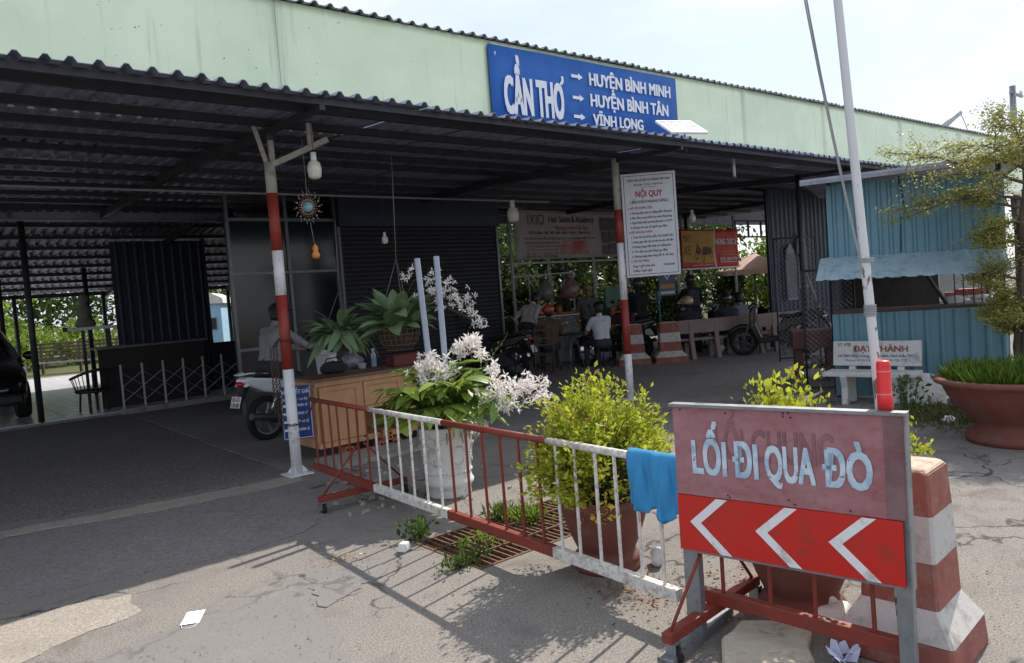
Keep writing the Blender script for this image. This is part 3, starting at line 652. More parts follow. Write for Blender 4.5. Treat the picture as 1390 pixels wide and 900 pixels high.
# ------------------------------------------------------------------ leaves, bushes
def leafblade(L, Wd, seg=6, bend=.25, fold=.12, tip=.7):
    mb = MB(); vs = []
    for i in range(seg+1):
        t_ = i/seg; w_ = Wd*.5*(math.sin(math.pi*min(1,t_**tip))**.6 if 0 < t_ < 1 else 0.02)
        x = L*t_; z = -bend*L*t_*t_
        vs += [(x,-w_,z+fold*w_),(x,0,z),(x,w_,z+fold*w_)]
    fs = []
    for i in range(seg):
        b = i*3; fs += [(b,b+3,b+4,b+1),(b+1,b+4,b+5,b+2)]
    mb.add(vs, fs, 0, True); return mb
def leafcloud(P, D, size, aspect=.5, m=None, seed=0, name='foliage'):
    # P: positions, D: directions; each leaf a small folded diamond
    r = np.random.default_rng(seed); n = len(P); D = D/np.linalg.norm(D, axis=1, keepdims=True)
    Rv = r.normal(size=(n,3)); X = np.cross(D, Rv); X /= np.linalg.norm(X, axis=1, keepdims=True); Z = np.cross(X, D)
    s_ = (size*r.uniform(.45,1.5,size=n))[:,None]
    a = P; b = P+D*s_*.5+X*s_*aspect*.5+Z*s_*.06; c = P+D*s_-Z*s_*.08; d_ = P+D*s_*.5-X*s_*aspect*.5+Z*s_*.06
    V = np.stack([a,b,c,d_],1).reshape(-1,3); me = bpy.data.meshes.new(name)
    me.vertices.add(4*n); me.vertices.foreach_set('co', V.astype(np.float32).ravel())
    I = (np.arange(n)[:,None]*4+np.array([0,1,2,0,2,3])[None]).ravel(); me.loops.add(6*n); me.loops.foreach_set('vertex_index', I.astype(np.int32))
    me.polygons.add(2*n); me.polygons.foreach_set('loop_start', np.arange(0,6*n,3,dtype=np.int32)); me.polygons.foreach_set('loop_total', np.full(2*n,3,dtype=np.int32))
    me.update(calc_edges=True); me.validate()
    if m: me.materials.append(m)
    return me
BARK = mat('bark', lin(92,80,70), .95, var=.3, vsc=14, bump=.6, bsc=30, st=(1,1,.4))
TWIG = mat('twig', lin(96,92,62), .9, var=.2)
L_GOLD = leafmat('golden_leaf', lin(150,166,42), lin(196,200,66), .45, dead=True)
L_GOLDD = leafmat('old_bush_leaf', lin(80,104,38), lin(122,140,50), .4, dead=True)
L_ORCH = leafmat('orchid_leaf', lin(104,138,58), lin(158,176,78), .4)
L_DARK = leafmat('dark_leaf', lin(98,124,88), lin(136,158,118), .3)
L_TREE = leafmat('tree_leaf', lin(52,76,32), lin(96,122,46), .4)
L_TREE2 = leafmat('bright_tree_leaf', lin(96,124,42), lin(142,164,64), .45)
L_FEATH = leafmat('feathery_leaf', lin(132,138,70), lin(178,174,98), .45)
PETAL = leafmat('petal', lin(242,234,232), lin(250,246,242), .35, .6)
L_HEDGE = leafmat('hedge_leaf', lin(44,62,32), lin(80,100,46), .35)
def pot(name, label, loc, prof, m, soil_z, soil_r, n=40, group=None, rim=None):
    s = thing(name, label, 'pot', loc, 0, group)
    obj('pot_body', MB().lathe(prof, n), m, s)
    obj('soil', MB().lathe([(0,soil_z+.01),(soil_r*.5,soil_z+.015),(soil_r,soil_z)][::-1], 24), mat('soil', lin(70,54,42), .95, var=.3, vsc=20, bump=.6), s)
    return s
TP = [(.0,.0),(.195,0),(.20,.03),(.185,.05),(.195,.065),(.175,.085),(.165,.11),(.17,.12),(.205,.2),(.235,.29),(.25,.36),(.265,.37),(.27,.40),(.26,.42),(.235,.42),(.225,.36),(.0,.34)]
def bush(label, loc, H, R, nst, nl, m1, m2, seed, size, z0=.36, lean=(0,0), group=None, up=.9):
    r = random.Random(seed); s = thing('potted_bush', label, 'bush', loc, 0, group); st = MB(); P = []; D = []; P2 = []; D2 = []
    for i in range(nst):
        a = r.uniform(0, 2*math.pi); q = math.sqrt(r.random()); top = Vector((math.cos(a)*R*q+lean[0], math.sin(a)*R*q+lean[1], z0+(H-z0)*(1-.6*q*q)*(r.uniform(.25,.8) if i%3 == 0 else r.uniform(.72,1.06))))
        b = Vector((r.uniform(-.06,.06), r.uniform(-.06,.06), z0)); mid = b.lerp(top,.5)+Vector((r.uniform(-.05,.05), r.uniform(-.05,.05), .08))
        pts = [b*(1-t)**2+mid*2*t*(1-t)+top*t*t for t in [k/7 for k in range(8)]]
        st.tube(pts, [.006*(1-.75*k/7) for k in range(8)], 4, cap=False)
        for k in range(int(nl*r.uniform(.6,1.4))):
            t = r.uniform(.22,1.02) ; t = 1-(1-t)*r.uniform(.25,1); f = min(6.999,max(0,t*7)); c = pts[int(f)].lerp(pts[int(f)+1], f-int(f))
            dr = (pts[7]-pts[5]).normalized()*up+Vector((r.gauss(0,1), r.gauss(0,1), r.gauss(0,.6)))*.8
            o_ = Vector((r.gauss(0,1), r.gauss(0,1), r.gauss(0,.8)))*.03
            (P if t > .6 else P2).append(c+o_); (D if t > .6 else D2).append(dr)
    obj('stems', st, TWIG, s)
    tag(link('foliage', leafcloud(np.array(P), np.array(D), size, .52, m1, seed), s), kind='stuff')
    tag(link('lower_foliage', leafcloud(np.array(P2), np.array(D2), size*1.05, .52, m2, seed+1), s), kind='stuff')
    return s
PB1 = (3.03,2.94,0)
pot('terracotta_pot', 'round terracotta pot under the large golden bush', PB1, TP, TERRA, .37, .22)
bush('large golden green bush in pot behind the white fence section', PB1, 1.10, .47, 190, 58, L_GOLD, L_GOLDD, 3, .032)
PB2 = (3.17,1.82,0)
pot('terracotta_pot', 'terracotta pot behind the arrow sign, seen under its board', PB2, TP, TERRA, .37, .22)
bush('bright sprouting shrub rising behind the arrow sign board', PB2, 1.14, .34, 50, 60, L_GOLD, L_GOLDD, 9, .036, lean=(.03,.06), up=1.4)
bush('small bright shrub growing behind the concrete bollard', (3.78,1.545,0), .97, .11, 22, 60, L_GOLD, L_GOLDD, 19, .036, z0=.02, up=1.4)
# yellow fallen blooms on the first bush rim and a flower on the second
s = thing('yellow_blossom', 'yellow drooping blossoms on the rim of the golden bush pot', 'flowers', (2.80,2.78,.40)); r = random.Random(2)
P = np.array([(r.gauss(0,.035), r.gauss(0,.05)+(-.08 if k%2 else .06), r.uniform(-.05,.14)) for k in range(90)]); D = rng.normal(size=(90,3))
tag(link('petals', leafcloud(P, D, .03, .7, leafmat('yellow_petal', lin(222,190,60), lin(236,214,110), .4), 4), s), kind='stuff')

# ------------------------------------------------------------------ orchid in the white pot
OP = (3.36,4.99,0)
WP = [(.0,.04),(.13,.04),(.15,.02),(.165,.0),(.175,.02),(.172,.06),(.18,.085),(.20,.11),(.203,.13),(.19,.15),(.183,.18),(.192,.3),(.205,.42),(.22,.52),(.232,.545),(.236,.57),(.225,.585),(.2,.58),(.195,.53),(0,.52)]
WPOT = mat('white_glaze', lin(208,208,206), .5, var=.06, vsc=7, dirt=lin(150,142,134), damt=.3, dsc=8)
s = pot('white_pot', 'white embossed ceramic pot holding the orchid', OP, WP, WPOT, .55, .19)
mb = MB()
for k in range(40):
    a = 2*math.pi*k/40
    for zz, rr_ in ((.21,.187),(.50,.219)): mb.ell((rr_*math.cos(a), rr_*math.sin(a), zz), (.012,.012,.012), 6, 4)
for k in range(6):
    a = 2*math.pi*k/6+.4
    for j in range(18):
        b = 2*math.pi*j/18; rr_ = .199+.0*math.cos(b); aa = a+.065*1/ .2*math.cos(b)*.9; zz = .355+.075*math.sin(b)
        mb.ell(((.186+.13*(zz-.2))*math.cos(aa), (.186+.13*(zz-.2))*math.sin(aa), zz), (.009,.009,.009), 5, 3)
tag(obj('embossed_beads', mb, WPOT, s), kind='stuff')
orc = thing('orchid_plant', 'flowering orchid with striped arching leaves and white blossom sprays', 'orchid', OP)
ol = [leafblade(.20,.068,6,b_,.12).mesh('leaf', L_ORCH) for b_ in (.25,.45,.6)]
r = random.Random(11); st = MB(); canes = []
camdir = Vector((-.64,-.77,0)); side = Vector((.77,-.64,0))
spec = [(-.34,.20,.62),(-.26,.28,.72),(-.12,.30,.66),(.0,.32,.8),(.10,.28,.72),(.22,.25,.80),(.34,.2,.62),(.44,.12,.52),(-.38,.05,.55),(.3,-.1,.85),(-.05,-.05,.95),(-.2,-.1,.9),(.16,.02,1.0),(.5,.3,.42),(-.42,.22,.34),(-.3,.36,.30),(-.15,.42,.36),(.04,.42,.38),(.2,.38,.36),(.36,.32,.3),(-.45,.1,.7),(-.32,.02,.95)]
for (sx_, fx, h) in spec:
    b = Vector((r.uniform(-.1,.1), r.uniform(-.1,.1), .56)); tip = side*sx_+camdir*fx+Vector((0,0,.52+h*.56)); mid = b.lerp(tip,.45)+Vector((0,0,.22))
    pts = [b*(1-t)**2+mid*2*t*(1-t)+tip*t*t for t in [k/9 for k in range(10)]]
    st.tube(pts, [.009*(1-.5*k/9) for k in range(10)], 6)
    for k in [2,2,3,3,4,4,5,5,6,6,7,7,8,8,9]:
        flip_ = -1 if len(canes)%2 else 1; canes.append(0); tg = (pts[min(k+1,9)]-pts[k-1]).normalized(); out = tg.cross(Vector((0,0,1))).normalized()*flip_
        dr = (out*.95+tg*.7+camdir*.15+Vector((0,0,r.uniform(-.2,.25)))).normalized(); q = (dr.to_track_quat('X','Z') @ Quaternion((1,0,0), r.uniform(-.5,.5))).to_euler()
        link('leaf', r.choice(ol), orc, pts[k], q, r.uniform(.75,1.2))
obj('canes', st, mat('cane_green', lin(116,122,66), .6), orc)
mb = MB()
for k in range(26):
    a = r.uniform(0,6.28); p0 = Vector((.12*math.cos(a),.12*math.sin(a),.56)); p1 = Vector((.22*math.cos(a+.2),.22*math.sin(a+.2),r.uniform(.5,.66))); p2 = p1+Vector((.03*math.cos(a),.03*math.sin(a),-r.uniform(.05,.15)))
    mb.tube([p0,p1,p2], [.007,.008,.005], 5)
obj('roots', mb, mat('orchid_root', lin(148,136,112), .8, var=.25), orc)
def flowers(centres, seed, base, size=.042, dens=1.):
    # star blossoms: five narrow petals each, clustered along arching sprays
    r = np.random.default_rng(seed); P = []; D = []; st = MB()
    for (c, rad_, n) in centres:
        n = int(n*dens); c = np.array(c); pr = r.normal(size=(n,3))*np.array(rad_); pr = c+pr
        for q in pr:
            ax = r.normal(size=3)+np.array([-.5,-.7,.2]); ax /= np.linalg.norm(ax); u_ = np.cross(ax, [0,0,1.]); u_ /= np.linalg.norm(u_); v_ = np.cross(ax,u_)
            ph = r.uniform(0,6)
            for k in range(5):
                a = ph+k*2*math.pi/5; P.append(q); D.append(u_*math.cos(a)+v_*math.sin(a)+ax*.25)
            P.append(q); D.append(ax)
        st.tube([Vector(base), Vector(base).lerp(Vector(c),.6)+Vector((0,0,.12)), Vector(c)], [.004,.003,.002], 5)
    return leafcloud(np.array(P), np.array(D), size, .34, PETAL, seed, 'blossoms'), st
OV = Vector(OP)
def ocl(x, y, d, sd, n): return (tuple(dp(x,y,d)-OV), (sd,sd,sd*.8), n)
me, st = flowers([ocl(585,488,6.0,.055,26),ocl(575,505,5.95,.05,20),ocl(602,505,5.9,.05,18),ocl(580,525,5.9,.045,16),ocl(640,466,6.2,.05,22),ocl(622,474,6.15,.045,14),ocl(655,480,6.15,.035,9),ocl(700,530,5.8,.05,20),ocl(718,520,5.85,.05,16),ocl(683,520,5.85,.05,18),ocl(738,540,5.8,.04,12),ocl(668,540,5.75,.045,16),ocl(648,576,5.7,.035,14),ocl(690,550,5.7,.045,16),ocl(668,503,6,.04,10),ocl(735,525,5.9,.05,8)], 5, (0,0,.7), .042, 1.7)
tag(link('blossoms', me, orc), kind='stuff'); obj('flower_stalks', st, TWIG, orc)
# bare budding spray reaching right
mb = MB(); pts = [dp(655,500,6.1)-OV, dp(672,478,6.15)-OV, dp(688,455,6.2)-OV, dp(689,450,6.2)-OV]; mb.tube(pts, [.004,.003,.002,.001], 5)
for k in range(14): q = Vector(pts[0]).lerp(pts[2], r.uniform(.1,1))+Vector((r.gauss(0,.02),r.gauss(0,.02),r.gauss(0,.02))); mb.ell(q,(.008,.006,.012),6,4)
obj('bud_spray', mb, TWIG, orc)
PVC = mat('grey_pvc', lin(150,158,176), .4, var=.06)
for k, (p, l) in enumerate(((dp(566,351,6.12),'left of two grey plastic pipes upright in the orchid'),(dp(592,348,6.1),'right of two grey plastic pipes upright in the orchid'))):
    b = Vector((OP[0]-.03+.09*k, OP[1]+.08-.07*k, .55)); s = thing('plastic_pipe', l, 'pipe', b, 0, 'grey pipes in the orchid pot'); d_ = p-b
    n_ = 18; mb = MB(); mb.tube([Vector((0,0,0)), d_], .024, n_, cap=False); mb.tube([d_*.99, d_], .0205, n_, cap=False)
    q = MB(); q.lathe([(.024,0),(.0195,0),(.0195,-.12)], n_, d_, R=d_.to_track_quat('Z','Y').to_matrix())
    obj('pipe_wall', mb, PVC, s); obj('pipe_rim', q, PVC, s)

# ------------------------------------------------------------------ hanging baskets
WIRE = mat('hanger_wire', lin(120,112,104), .6, .4); BASK = mat('basket_slat', lin(86,72,60), .85, var=.25, vsc=20)
def basket(label, loc, R, H, hook, leaf, nl, seed, lm, spread, tilt):
    s = thing('hanging_basket', label, 'hanging plant', loc, 0, 'hanging plant baskets'); r = random.Random(seed); b = None
    for k in range(5):
        z = H*k/4; rr_ = R*(.62+.38*math.sin(math.pi/2*k/4)); pts = [(rr_*math.cos(a), rr_*math.sin(a), z) for a in [2*math.pi*i/24 for i in range(25)]]
        obj('hoop', MB().tube(pts, .006, 5, cap=False), BASK, s)
    for k in range(22):
        a = 2*math.pi*k/22; pts = [(R*(.62+.38*math.sin(math.pi/2*t))*math.cos(a), R*(.62+.38*math.sin(math.pi/2*t))*math.sin(a), H*t) for t in (0,.33,.66,1.08)]
        obj('rib', MB().tube(pts, .005, 5), BASK, s)
    obj('filling', MB().lathe([(R*.45,.015),(R*.68,H*.6),(R*.7,H*.85),(R*.3,H*.98),(0,H)], 20), mat('coir', lin(74,56,44), .95, var=.4, vsc=25, bump=.8), s)
    hk = Vector(hook)-Vector(loc)
    for k in range(3):
        a = 2*math.pi*k/3+.3; obj('hanger', MB().tube([(R*math.cos(a),R*math.sin(a),H), hk*.45 if hk.length > 1.2 else hk], .003, 5), WIRE, s)
    obj('hanger', MB().tube([hk*.45 if hk.length > 1.2 else hk*.9, hk], .004, 5), WIRE, s)
    for k in range(nl):
        a = r.uniform(0,2*math.pi); el = r.uniform(*tilt); rr_ = R*.6*math.sqrt(r.random()); c = Vector((rr_*math.cos(a), rr_*math.sin(a), H+r.uniform(0,.08)))
        dr = Vector((math.cos(a)*math.cos(el), math.sin(a)*math.cos(el), math.sin(el)))*spread; q = dr.to_track_quat('X','Z'); q = q @ Quaternion((1,0,0), r.uniform(-.6,.6))
        o = link('leaf', r.choice(leaf), s, c+dr*r.uniform(0,.10), q.to_euler(), r.uniform(.55,1.05))
    return s
la = [leafblade(.25,.078,7,b_,.2,.85).mesh('leaf', L_DARK) for b_ in (.5,.8,1.1)]
basket('left hanging basket of long dark green leaves above the cabinet', dp(463,476,7.35), .185, .13, dp(455,300,7.5), la, 120, 3, L_DARK, 1.0, (-.25,1.2))
lb = [leafblade(.31,.14,7,b_,.15,.85).mesh('leaf', L_DARK) for b_ in (.35,.6,.9)]
B2 = dp(543,474,7.2)
s2 = basket('right hanging basket of broad leaves with a trailing white flower spray', B2, .21, .2, dp(531,205,7.4), lb, 95, 8, L_DARK, 1.25, (.25,1.5))
def hcl(x, y, d, sd, n): return (tuple(dp(x,y,d)-B2), (sd,sd,sd*.7), n)
me, st = flowers([hcl(555,372,7.0,.04,10),hcl(580,378,7,.05,12),hcl(588,395,6.95,.05,14),hcl(605,400,6.95,.05,16),hcl(620,405,6.9,.05,16),hcl(632,415,6.9,.04,12),hcl(640,425,6.85,.035,9),hcl(648,436,6.85,.03,8),hcl(655,441,6.85,.02,5),hcl(612,380,6.95,.05,8),hcl(640,402,6.9,.03,5),hcl(600,418,7.0,.04,6)], 9, (0,0,.35), .036)
tag(link('blossoms', me, s2), kind='stuff'); obj('flower_stalks', st, TWIG, s2)

# ------------------------------------------------------------------ cabinet and what is on it
cb = thing('wooden_cabinet', 'old light wood counter cabinet with panelled doors behind the barrier', 'cabinet', (3.30,7.29,0), 0)
CW, CD, CH, BZ = 1.72, .55, .86, .12
obj('carcass', MB().box((.02,CD/2,BZ+.36),(.04,CD-.03,.72)).box((CW-.02,CD/2,BZ+.36),(.04,CD-.03,.72)).box((CW/2,CD-.02,BZ+.36),(CW-.09,.02,.70)).box((CW/2,CD/2-.01,BZ+.03),(CW-.09,CD-.06,.03)), WOOD, cb)
obj('worktop', MB().box((CW/2,CD/2-.01,CH-.012),(CW+.06,CD+.06,.03)), make_wood('worktop_wood', lin(112,88,70), lin(136,108,86)), cb, bev=.005)
obj('face_rail', MB().box((CW/2,.008,CH-.055),(CW,.03,.055)).box((CW/2,.008,BZ+.03),(CW,.03,.06)), WOOD, cb)
def door(x0, x1, z0, z1):
    d_ = obj('door', MB().box(((x0+x1)/2,.0,(z0+z1)/2),(x1-x0-.006,.02,z1-z0-.006)), WOOD, cb, bev=.002)
    w_ = .05
    obj('stile', MB().box((x0+w_/2+.004,-.015,(z0+z1)/2),(w_,.014,z1-z0-.012)).box((x1-w_/2-.004,-.015,(z0+z1)/2),(w_,.014,z1-z0-.012)).box(((x0+x1)/2,-.0148,z1-w_/2-.006),(x1-x0-.008-2*w_,.0135,w_)).box(((x0+x1)/2,-.0148,z0+w_/2+.006),(x1-x0-.008-2*w_,.0135,w_)), WOOD, d_, bev=.002)
    return d_
d1 = door(.04,.52,BZ+.06,CH-.085); door(.56,1.05,.50,CH-.085); door(1.09,1.66,BZ+.06,CH-.085)
obj('door_lock', MB().lathe([(0,-.012),(.014,-.012),(.016,0)],12,(.08,-.02,.55),R=Matrix.Rotation(rad(90),3,'X')), GALV, d1)
obj('face_stile', MB().box((.54,.008,(BZ+CH)/2-.02),(.036,.03,CH-BZ-.12)).box((1.07,.008,(BZ+CH)/2-.02),(.036,.03,CH-BZ-.12)).box((.80,.008,.485),(.48,.03,.03)), WOOD, cb)
pb = thing('price_board', 'blue price list board with white rows on the cabinet end', 'sign', (3.26,7.33,.18), rad(-98))
pb.location = (3.255,7.30,.26); pb.rotation_euler = (0,0,rad(-25))
obj('panel', MB().box((-.15,.0,.28),(.30,.012,.56)), mat('price_blue', lin(34,58,128), .4, var=.1, vsc=4), pb)
mb = MB(); text(mb,'NIÊM YẾT GIÁ',-.285,.48,.042,.27,.02,-.008); text(mb,'Khách đi bộ - xe đạp',-.285,.41,.028,.26,.01,-.008)
for k in range(4):
    rect(mb,-.285,.345-k*.085,-.18,.37-k*.085,-.008); text(mb,['3.000 đ','5.000 đ','7.000 đ','10.000 đ'][k],-.17,.345-k*.085,.028,.13,.015,-.008)
rect(mb,-.297,.01,-.292,.55,-.008); rect(mb,-.01,.01,-.004,.55,-.008); rect(mb,-.29,.01,-.01,.016,-.008); obj('lettering', mb, INKW, pb)
# things on the worktop
bt = thing('water_bottle', 'clear plastic water bottle with blue label on the cabinet', 'bottle', tuple(gp(508,497,.87))[:2]+(.866,))
CLR = glassmat('clear_plastic', lin(210,220,226), .1, .45)
obj('bottle_wall', MB().lathe([(0,0),(.03,0),(.032,.01),(.032,.12),(.03,.14),(.014,.185),(.013,.2)],18), CLR, bt)
obj('label_band', MB().lathe([(.0325,.05),(.0325,.11)],18), mat('label_blue', lin(120,150,200), .5), bt); obj('cap', MB().lathe([(.015,.197),(.015,.215),(0,.215)],14), mat('cap_blue', lin(170,190,220), .5), bt)
bg_ = thing('plastic_bag', 'crumpled clear plastic bag of goods on the cabinet', 'bag', tuple(gp(478,500,.87))[:2]+(.866,))
mb = MB(); mb.ell((0,0,.08),(.15,.11,.10),20,12); mb.v = [(x+random.gauss(0,.006), y+random.gauss(0,.006), max(0,z+random.gauss(0,.008))) for x,y,z in mb.v]
obj('bag_skin', mb, mat('bag_grey', lin(120,120,128), .35, var=.4, vsc=16), bg_); obj('knot', MB().tube([(0,0,.17),(.02,.01,.22),(.05,.0,.24)],[.03,.015,.03],8), mat('bag_grey'  , (0,0,0)), bg_)
bx_ = thing('tissue_tub', 'small clear plastic tub beside the water bottle', 'tub', tuple(gp(492,500,.87))[:2]+(.866,)); obj('tub_wall', MB().lathe([(0,.0),(.04,0),(.05,.06),(.052,.062),(.047,.06),(.038,.006)],18), CLR, bx_)
hl = thing('handbag', 'black handbag resting at the back of the cabinet', 'bag', (3.72,7.66,.866)); mb = MB(); mb.ell((0,0,.06),(.17,.07,.075),18,10); mb.v = [(x+random.gauss(0,.008),y+random.gauss(0,.008),max(0,z+random.gauss(0,.008))) for x,y,z in mb.v]; obj('bag_body', mb, mat('bag_cloth', lin(40,40,46), .85, var=.3), hl); obj('strap', MB().tube([(-.11,0,.10),(-.08,0,.17),(.08,0,.18),(.12,0,.10)],.008,6), BLACK, hl)
rb = thing('red_box', 'small dark red box at the cabinet end', 'box', (4.55,7.55,.866)); obj('box_body', MB().box((0,0,.06),(.34,.2,.12)), mat('dull_red', lin(96,34,30), .5), rb, bev=.006); obj('box_lid', MB().box((0,0,.128),(.35,.21,.014)), mat('dull_red', (0,0,0)), rb, bev=.003)
# hollow bricks below
BRICK = mat('hollow_brick', lin(178,112,84), .9, var=.15, vsc=12, bump=.3)
def brick(label, loc, rz):
    s = thing('hollow_brick', label, 'brick', loc, rz, 'hollow bricks under the cabinet'); mb = MB(); L, W2, H2 = .2, .095, .095; t_ = .011
    for z in (0, H2/2-t_/2, H2-t_): mb.box((0,0,z+t_/2),(L,W2,t_))
    for y in (-W2/2+t_/2, 0, W2/2-t_/2):
        for z in (.26*H2,.74*H2): mb.box((0,y,z),(L-.002,t_,H2*.42))
    obj('clay_body', mb, BRICK, s); return s
for k, (x, y, z, a) in enumerate(((4.0,7.24,0,80),(4.17,7.22,0,75),(4.08,7.27,.096,85),(3.62,7.33,0,88),(4.9,7.4,0,85))):
    brick(['hollow red brick under the cabinet gap, left of the pair','hollow red brick under the cabinet gap, right of the pair','hollow red brick laid on top of the pair','hollow brick under the left cabinet door','hollow brick under the far right cabinet end'][k], (x,y,z), rad(a))
tag(obj('rubble_bed', MB().box((4.0,6.95,.03),(1.6,.5,.05)), CONC), kind='structure')

# ------------------------------------------------------------------ small things on the ground
r = random.Random(31); RUB = mat('rubble_conc', lin(158,150,142), .95, var=.25, vsc=9, bump=.5)
mb = MB()
for k in range(70):
    c = gp(r.uniform(440,700), r.uniform(635,695)) if k < 50 else gp(r.gauss(500,35), r.gauss(640,8)); s_ = r.uniform(.008,.03); b = len(mb.v)
    mb.box((c.x,c.y,s_*.4),(s_*r.uniform(1,2),s_*r.uniform(.7,1.3),s_*.8),r.uniform(0,6),taper=r.uniform(.5,.9)); mb.v[b:] = [(x+r.gauss(0,s_*.12),y+r.gauss(0,s_*.12),max(0,z+r.gauss(0,s_*.08))) for x,y,z in mb.v[b:]]
tag(obj('rubble_bits', mb, RUB), 'small broken concrete bits on the ground between barrier and cabinet', 'rubble', kind='stuff')
s = thing('face_mask', 'white face mask with ear loop lying on the grey paving', 'mask', gp(262,840), rad(62))
mb = MB(); n = 8
vs = [(-.085+.17*i/n, -.048+.096*j/6, .008+.006*math.sin(math.pi*i/n)*math.sin(math.pi*j/6)+(.002 if j%2 else 0)) for i in range(n+1) for j in range(7)]
mb.add(vs, [(i*7+j,(i+1)*7+j,(i+1)*7+j+1,i*7+j+1) for i in range(n) for j in range(6)],0,False)
q = obj('cloth', mb, mat('mask_white', lin(226,228,232), .8, var=.03), s); q.modifiers.new('t','SOLIDIFY').thickness = .002
obj('ear_loop', MB().tube([(-.085,-.04,.008),(-.12,-.03,.006),(-.135,.0,.006),(-.12,.03,.006),(-.085,.04,.008)],.002,5), mat('mask_white',(0,0,0)), s)
s = thing('takeaway_box', 'white foam food box tied in a plastic bag near the bollard', 'box', gp(1132,848), .3)
FOAM = mat('foam_white', lin(224,224,222), .6, var=.05, vsc=18, bump=.3)
obj('tray', MB().box((0,0,.03),(.15,.13,.06),taper=1.12), FOAM, s, bev=.012, seg=3); obj('lid', MB().box((0,0,.078),(.166,.145,.036),taper=.75), FOAM, s, bev=.012, seg=3)
obj('bag_knot', MB().tube([(.01,0,.09),(.03,.01,.115),(.06,.0,.14)],[.03,.012,.02],8).tube([(.02,0,.1),(.0,.02,.14)],[.02,.008],8), FOAM, s)
s = thing('paper_scrap', 'crumpled pale blue paper tissue at the bottom edge', 'litter', gp(1146,898))
mb = MB(); r = random.Random(8)
for k in range(7):
    a = k*.9; p = [Vector((r.gauss(0,.02),r.gauss(0,.02),.004)), Vector((math.cos(a)*.06,math.sin(a)*.06,r.uniform(.01,.06))), Vector((math.cos(a+.7)*.06,math.sin(a+.7)*.06,r.uniform(.01,.07)))]; mb.add(p+[p[1]*.6+p[2]*.6+Vector((0,0,.02))],[(0,1,3,2)])
q = obj('tissue', mb, mat('tissue_blue', lin(206,212,238), .8, var=.05), s); q.modifiers.new('t','SOLIDIFY').thickness = .0015
s = thing('concrete_slab', 'broken pale concrete slab lying before the arrow sign', 'slab', gp(1042,893), rad(-65))
bm = bmesh.new(); r = random.Random(6)
pts = [(-.15,-.2),(.04,-.235),(.17,-.19),(.19,-.07),(.155,.06),(.165,.19),(.02,.25),(-.14,.2),(-.16,.09),(-.19,.02)]
f = bm.faces.new([bm.verts.new((a,b,0)) for a,b in pts]); e = bmesh.ops.extrude_face_region(bm, geom=[f]); bmesh.ops.translate(bm, verts=[v for v in e['geom'] if isinstance(v,bmesh.types.BMVert)], vec=(0,0,.06))
bmesh.ops.recalc_face_normals(bm, faces=bm.faces); me = bpy.data.meshes.new('slab_body'); bm.to_mesh(me); bm.free(); me.materials.append(mat('slab_conc', lin(182,172,156), .95, var=.15, vsc=9, bump=.6, bsc=45, dirt=lin(128,116,104), damt=.4, dsc=8))
o = link('slab_body', me, s); o.modifiers.new('b','BEVEL').width = .012
s = thing('paper_cup', 'white paper cup lying beside the golden bush pot', 'cup', gp(892,772), .6); obj('cup_wall', MB().lathe([(.0,0),(.03,0),(.04,.1),(.042,.1),(.038,.09),(.028,.004)],16,(0,0,.04),R=Matrix.Rotation(rad(84),3,'Y')), WHITE, s); obj('cup_rim', MB().lathe([(.04,.098),(.044,.1),(.04,.103)],16,(0,0,.04),R=Matrix.Rotation(rad(84),3,'Y')), WHITE, s)
s = thing('foam_chunk', 'small white foam chunk beside the weed at the drain', 'litter', gp(549,748), .5); obj('chunk', MB().box((0,0,.03),(.075,.06,.055),taper=.8), FOAM, s, bev=.006)
# towel over the fence
s = thing('blue_towel', 'bright blue cloth draped over the white fence rail', 'towel', (2.652,2.36,.81), math.atan2(-4.26,-.19))
s.rotation_euler = (0,0,math.atan2(2.12-6.38, 2.64-2.83))
mb = MB(); nx, ny = 40, 26; vs = []
for i in range(nx+1):
    for j in range(ny+1):
        x = .33*i/nx; t = j/ny; sgn = 1
        L1 = .235+.04*math.sin(x*9); L2 = .16
        L1 += .02*math.sin(x*31)+.012*math.sin(x*57+1)
        if t < .55: q = t/.55; z = -L1*(1-q); y = -.030-(.022*math.sin(x*44+z*7)+.012*math.sin(x*83-z*11)+.02)*(1-q)**.6
        elif t < .62: a = (t-.55)/.07*math.pi; z = .030*math.sin(a)*.5+.002; y = -.032*math.cos(a)
        else: q = (t-.62)/.38; z = -(L2+.22*x)*q; y = .032+.012*math.sin(x*33+1+z*5)*q+.01*q
        vs.append((x+.008*math.sin(t*9+i), y, z))
mb.add(vs, [(i*(ny+1)+j,(i+1)*(ny+1)+j,(i+1)*(ny+1)+j+1,i*(ny+1)+j+1) for i in range(nx) for j in range(ny)],0,True)
q = obj('cloth', mb, mat('towel_blue', lin(58,142,194), .95, var=.1, vsc=6, bump=.5, bsc=90), s); q.modifiers.new('t','SOLIDIFY').thickness = .002
# weeds and litter
def weeds(name, label, loc, n, size, spread, m, seed, h=.1, asp=.35):
    s = thing(name, label, 'weed', loc); r = np.random.default_rng(seed); P = np.stack([r.normal(0,spread[0],n), r.normal(0,spread[1],n), r.uniform(.0,h,n)],1); D = r.normal(size=(n,3))*.6+np.array([0,0,.8]); tag(link('leaves', leafcloud(P,D,size,asp,m,seed), s), kind='stuff')
    mb = MB(); rr_ = random.Random(seed)
    for k in range(9): a = rr_.uniform(0,6); mb.tube([(spread[0]*math.cos(a)*.6,spread[1]*math.sin(a)*.6,0),(spread[0]*math.cos(a)*1.1,spread[1]*math.sin(a)*1.1,h*1.1)],[.003,.0015],4)
    tag(obj('stems', mb, TWIG, s), kind='stuff'); return s
weeds('drain_weed', 'leafy green weed growing beside the drain foam chunk', gp(566,733), 120, .045, (.05,.05), L_TREE, 2, .13, .6)
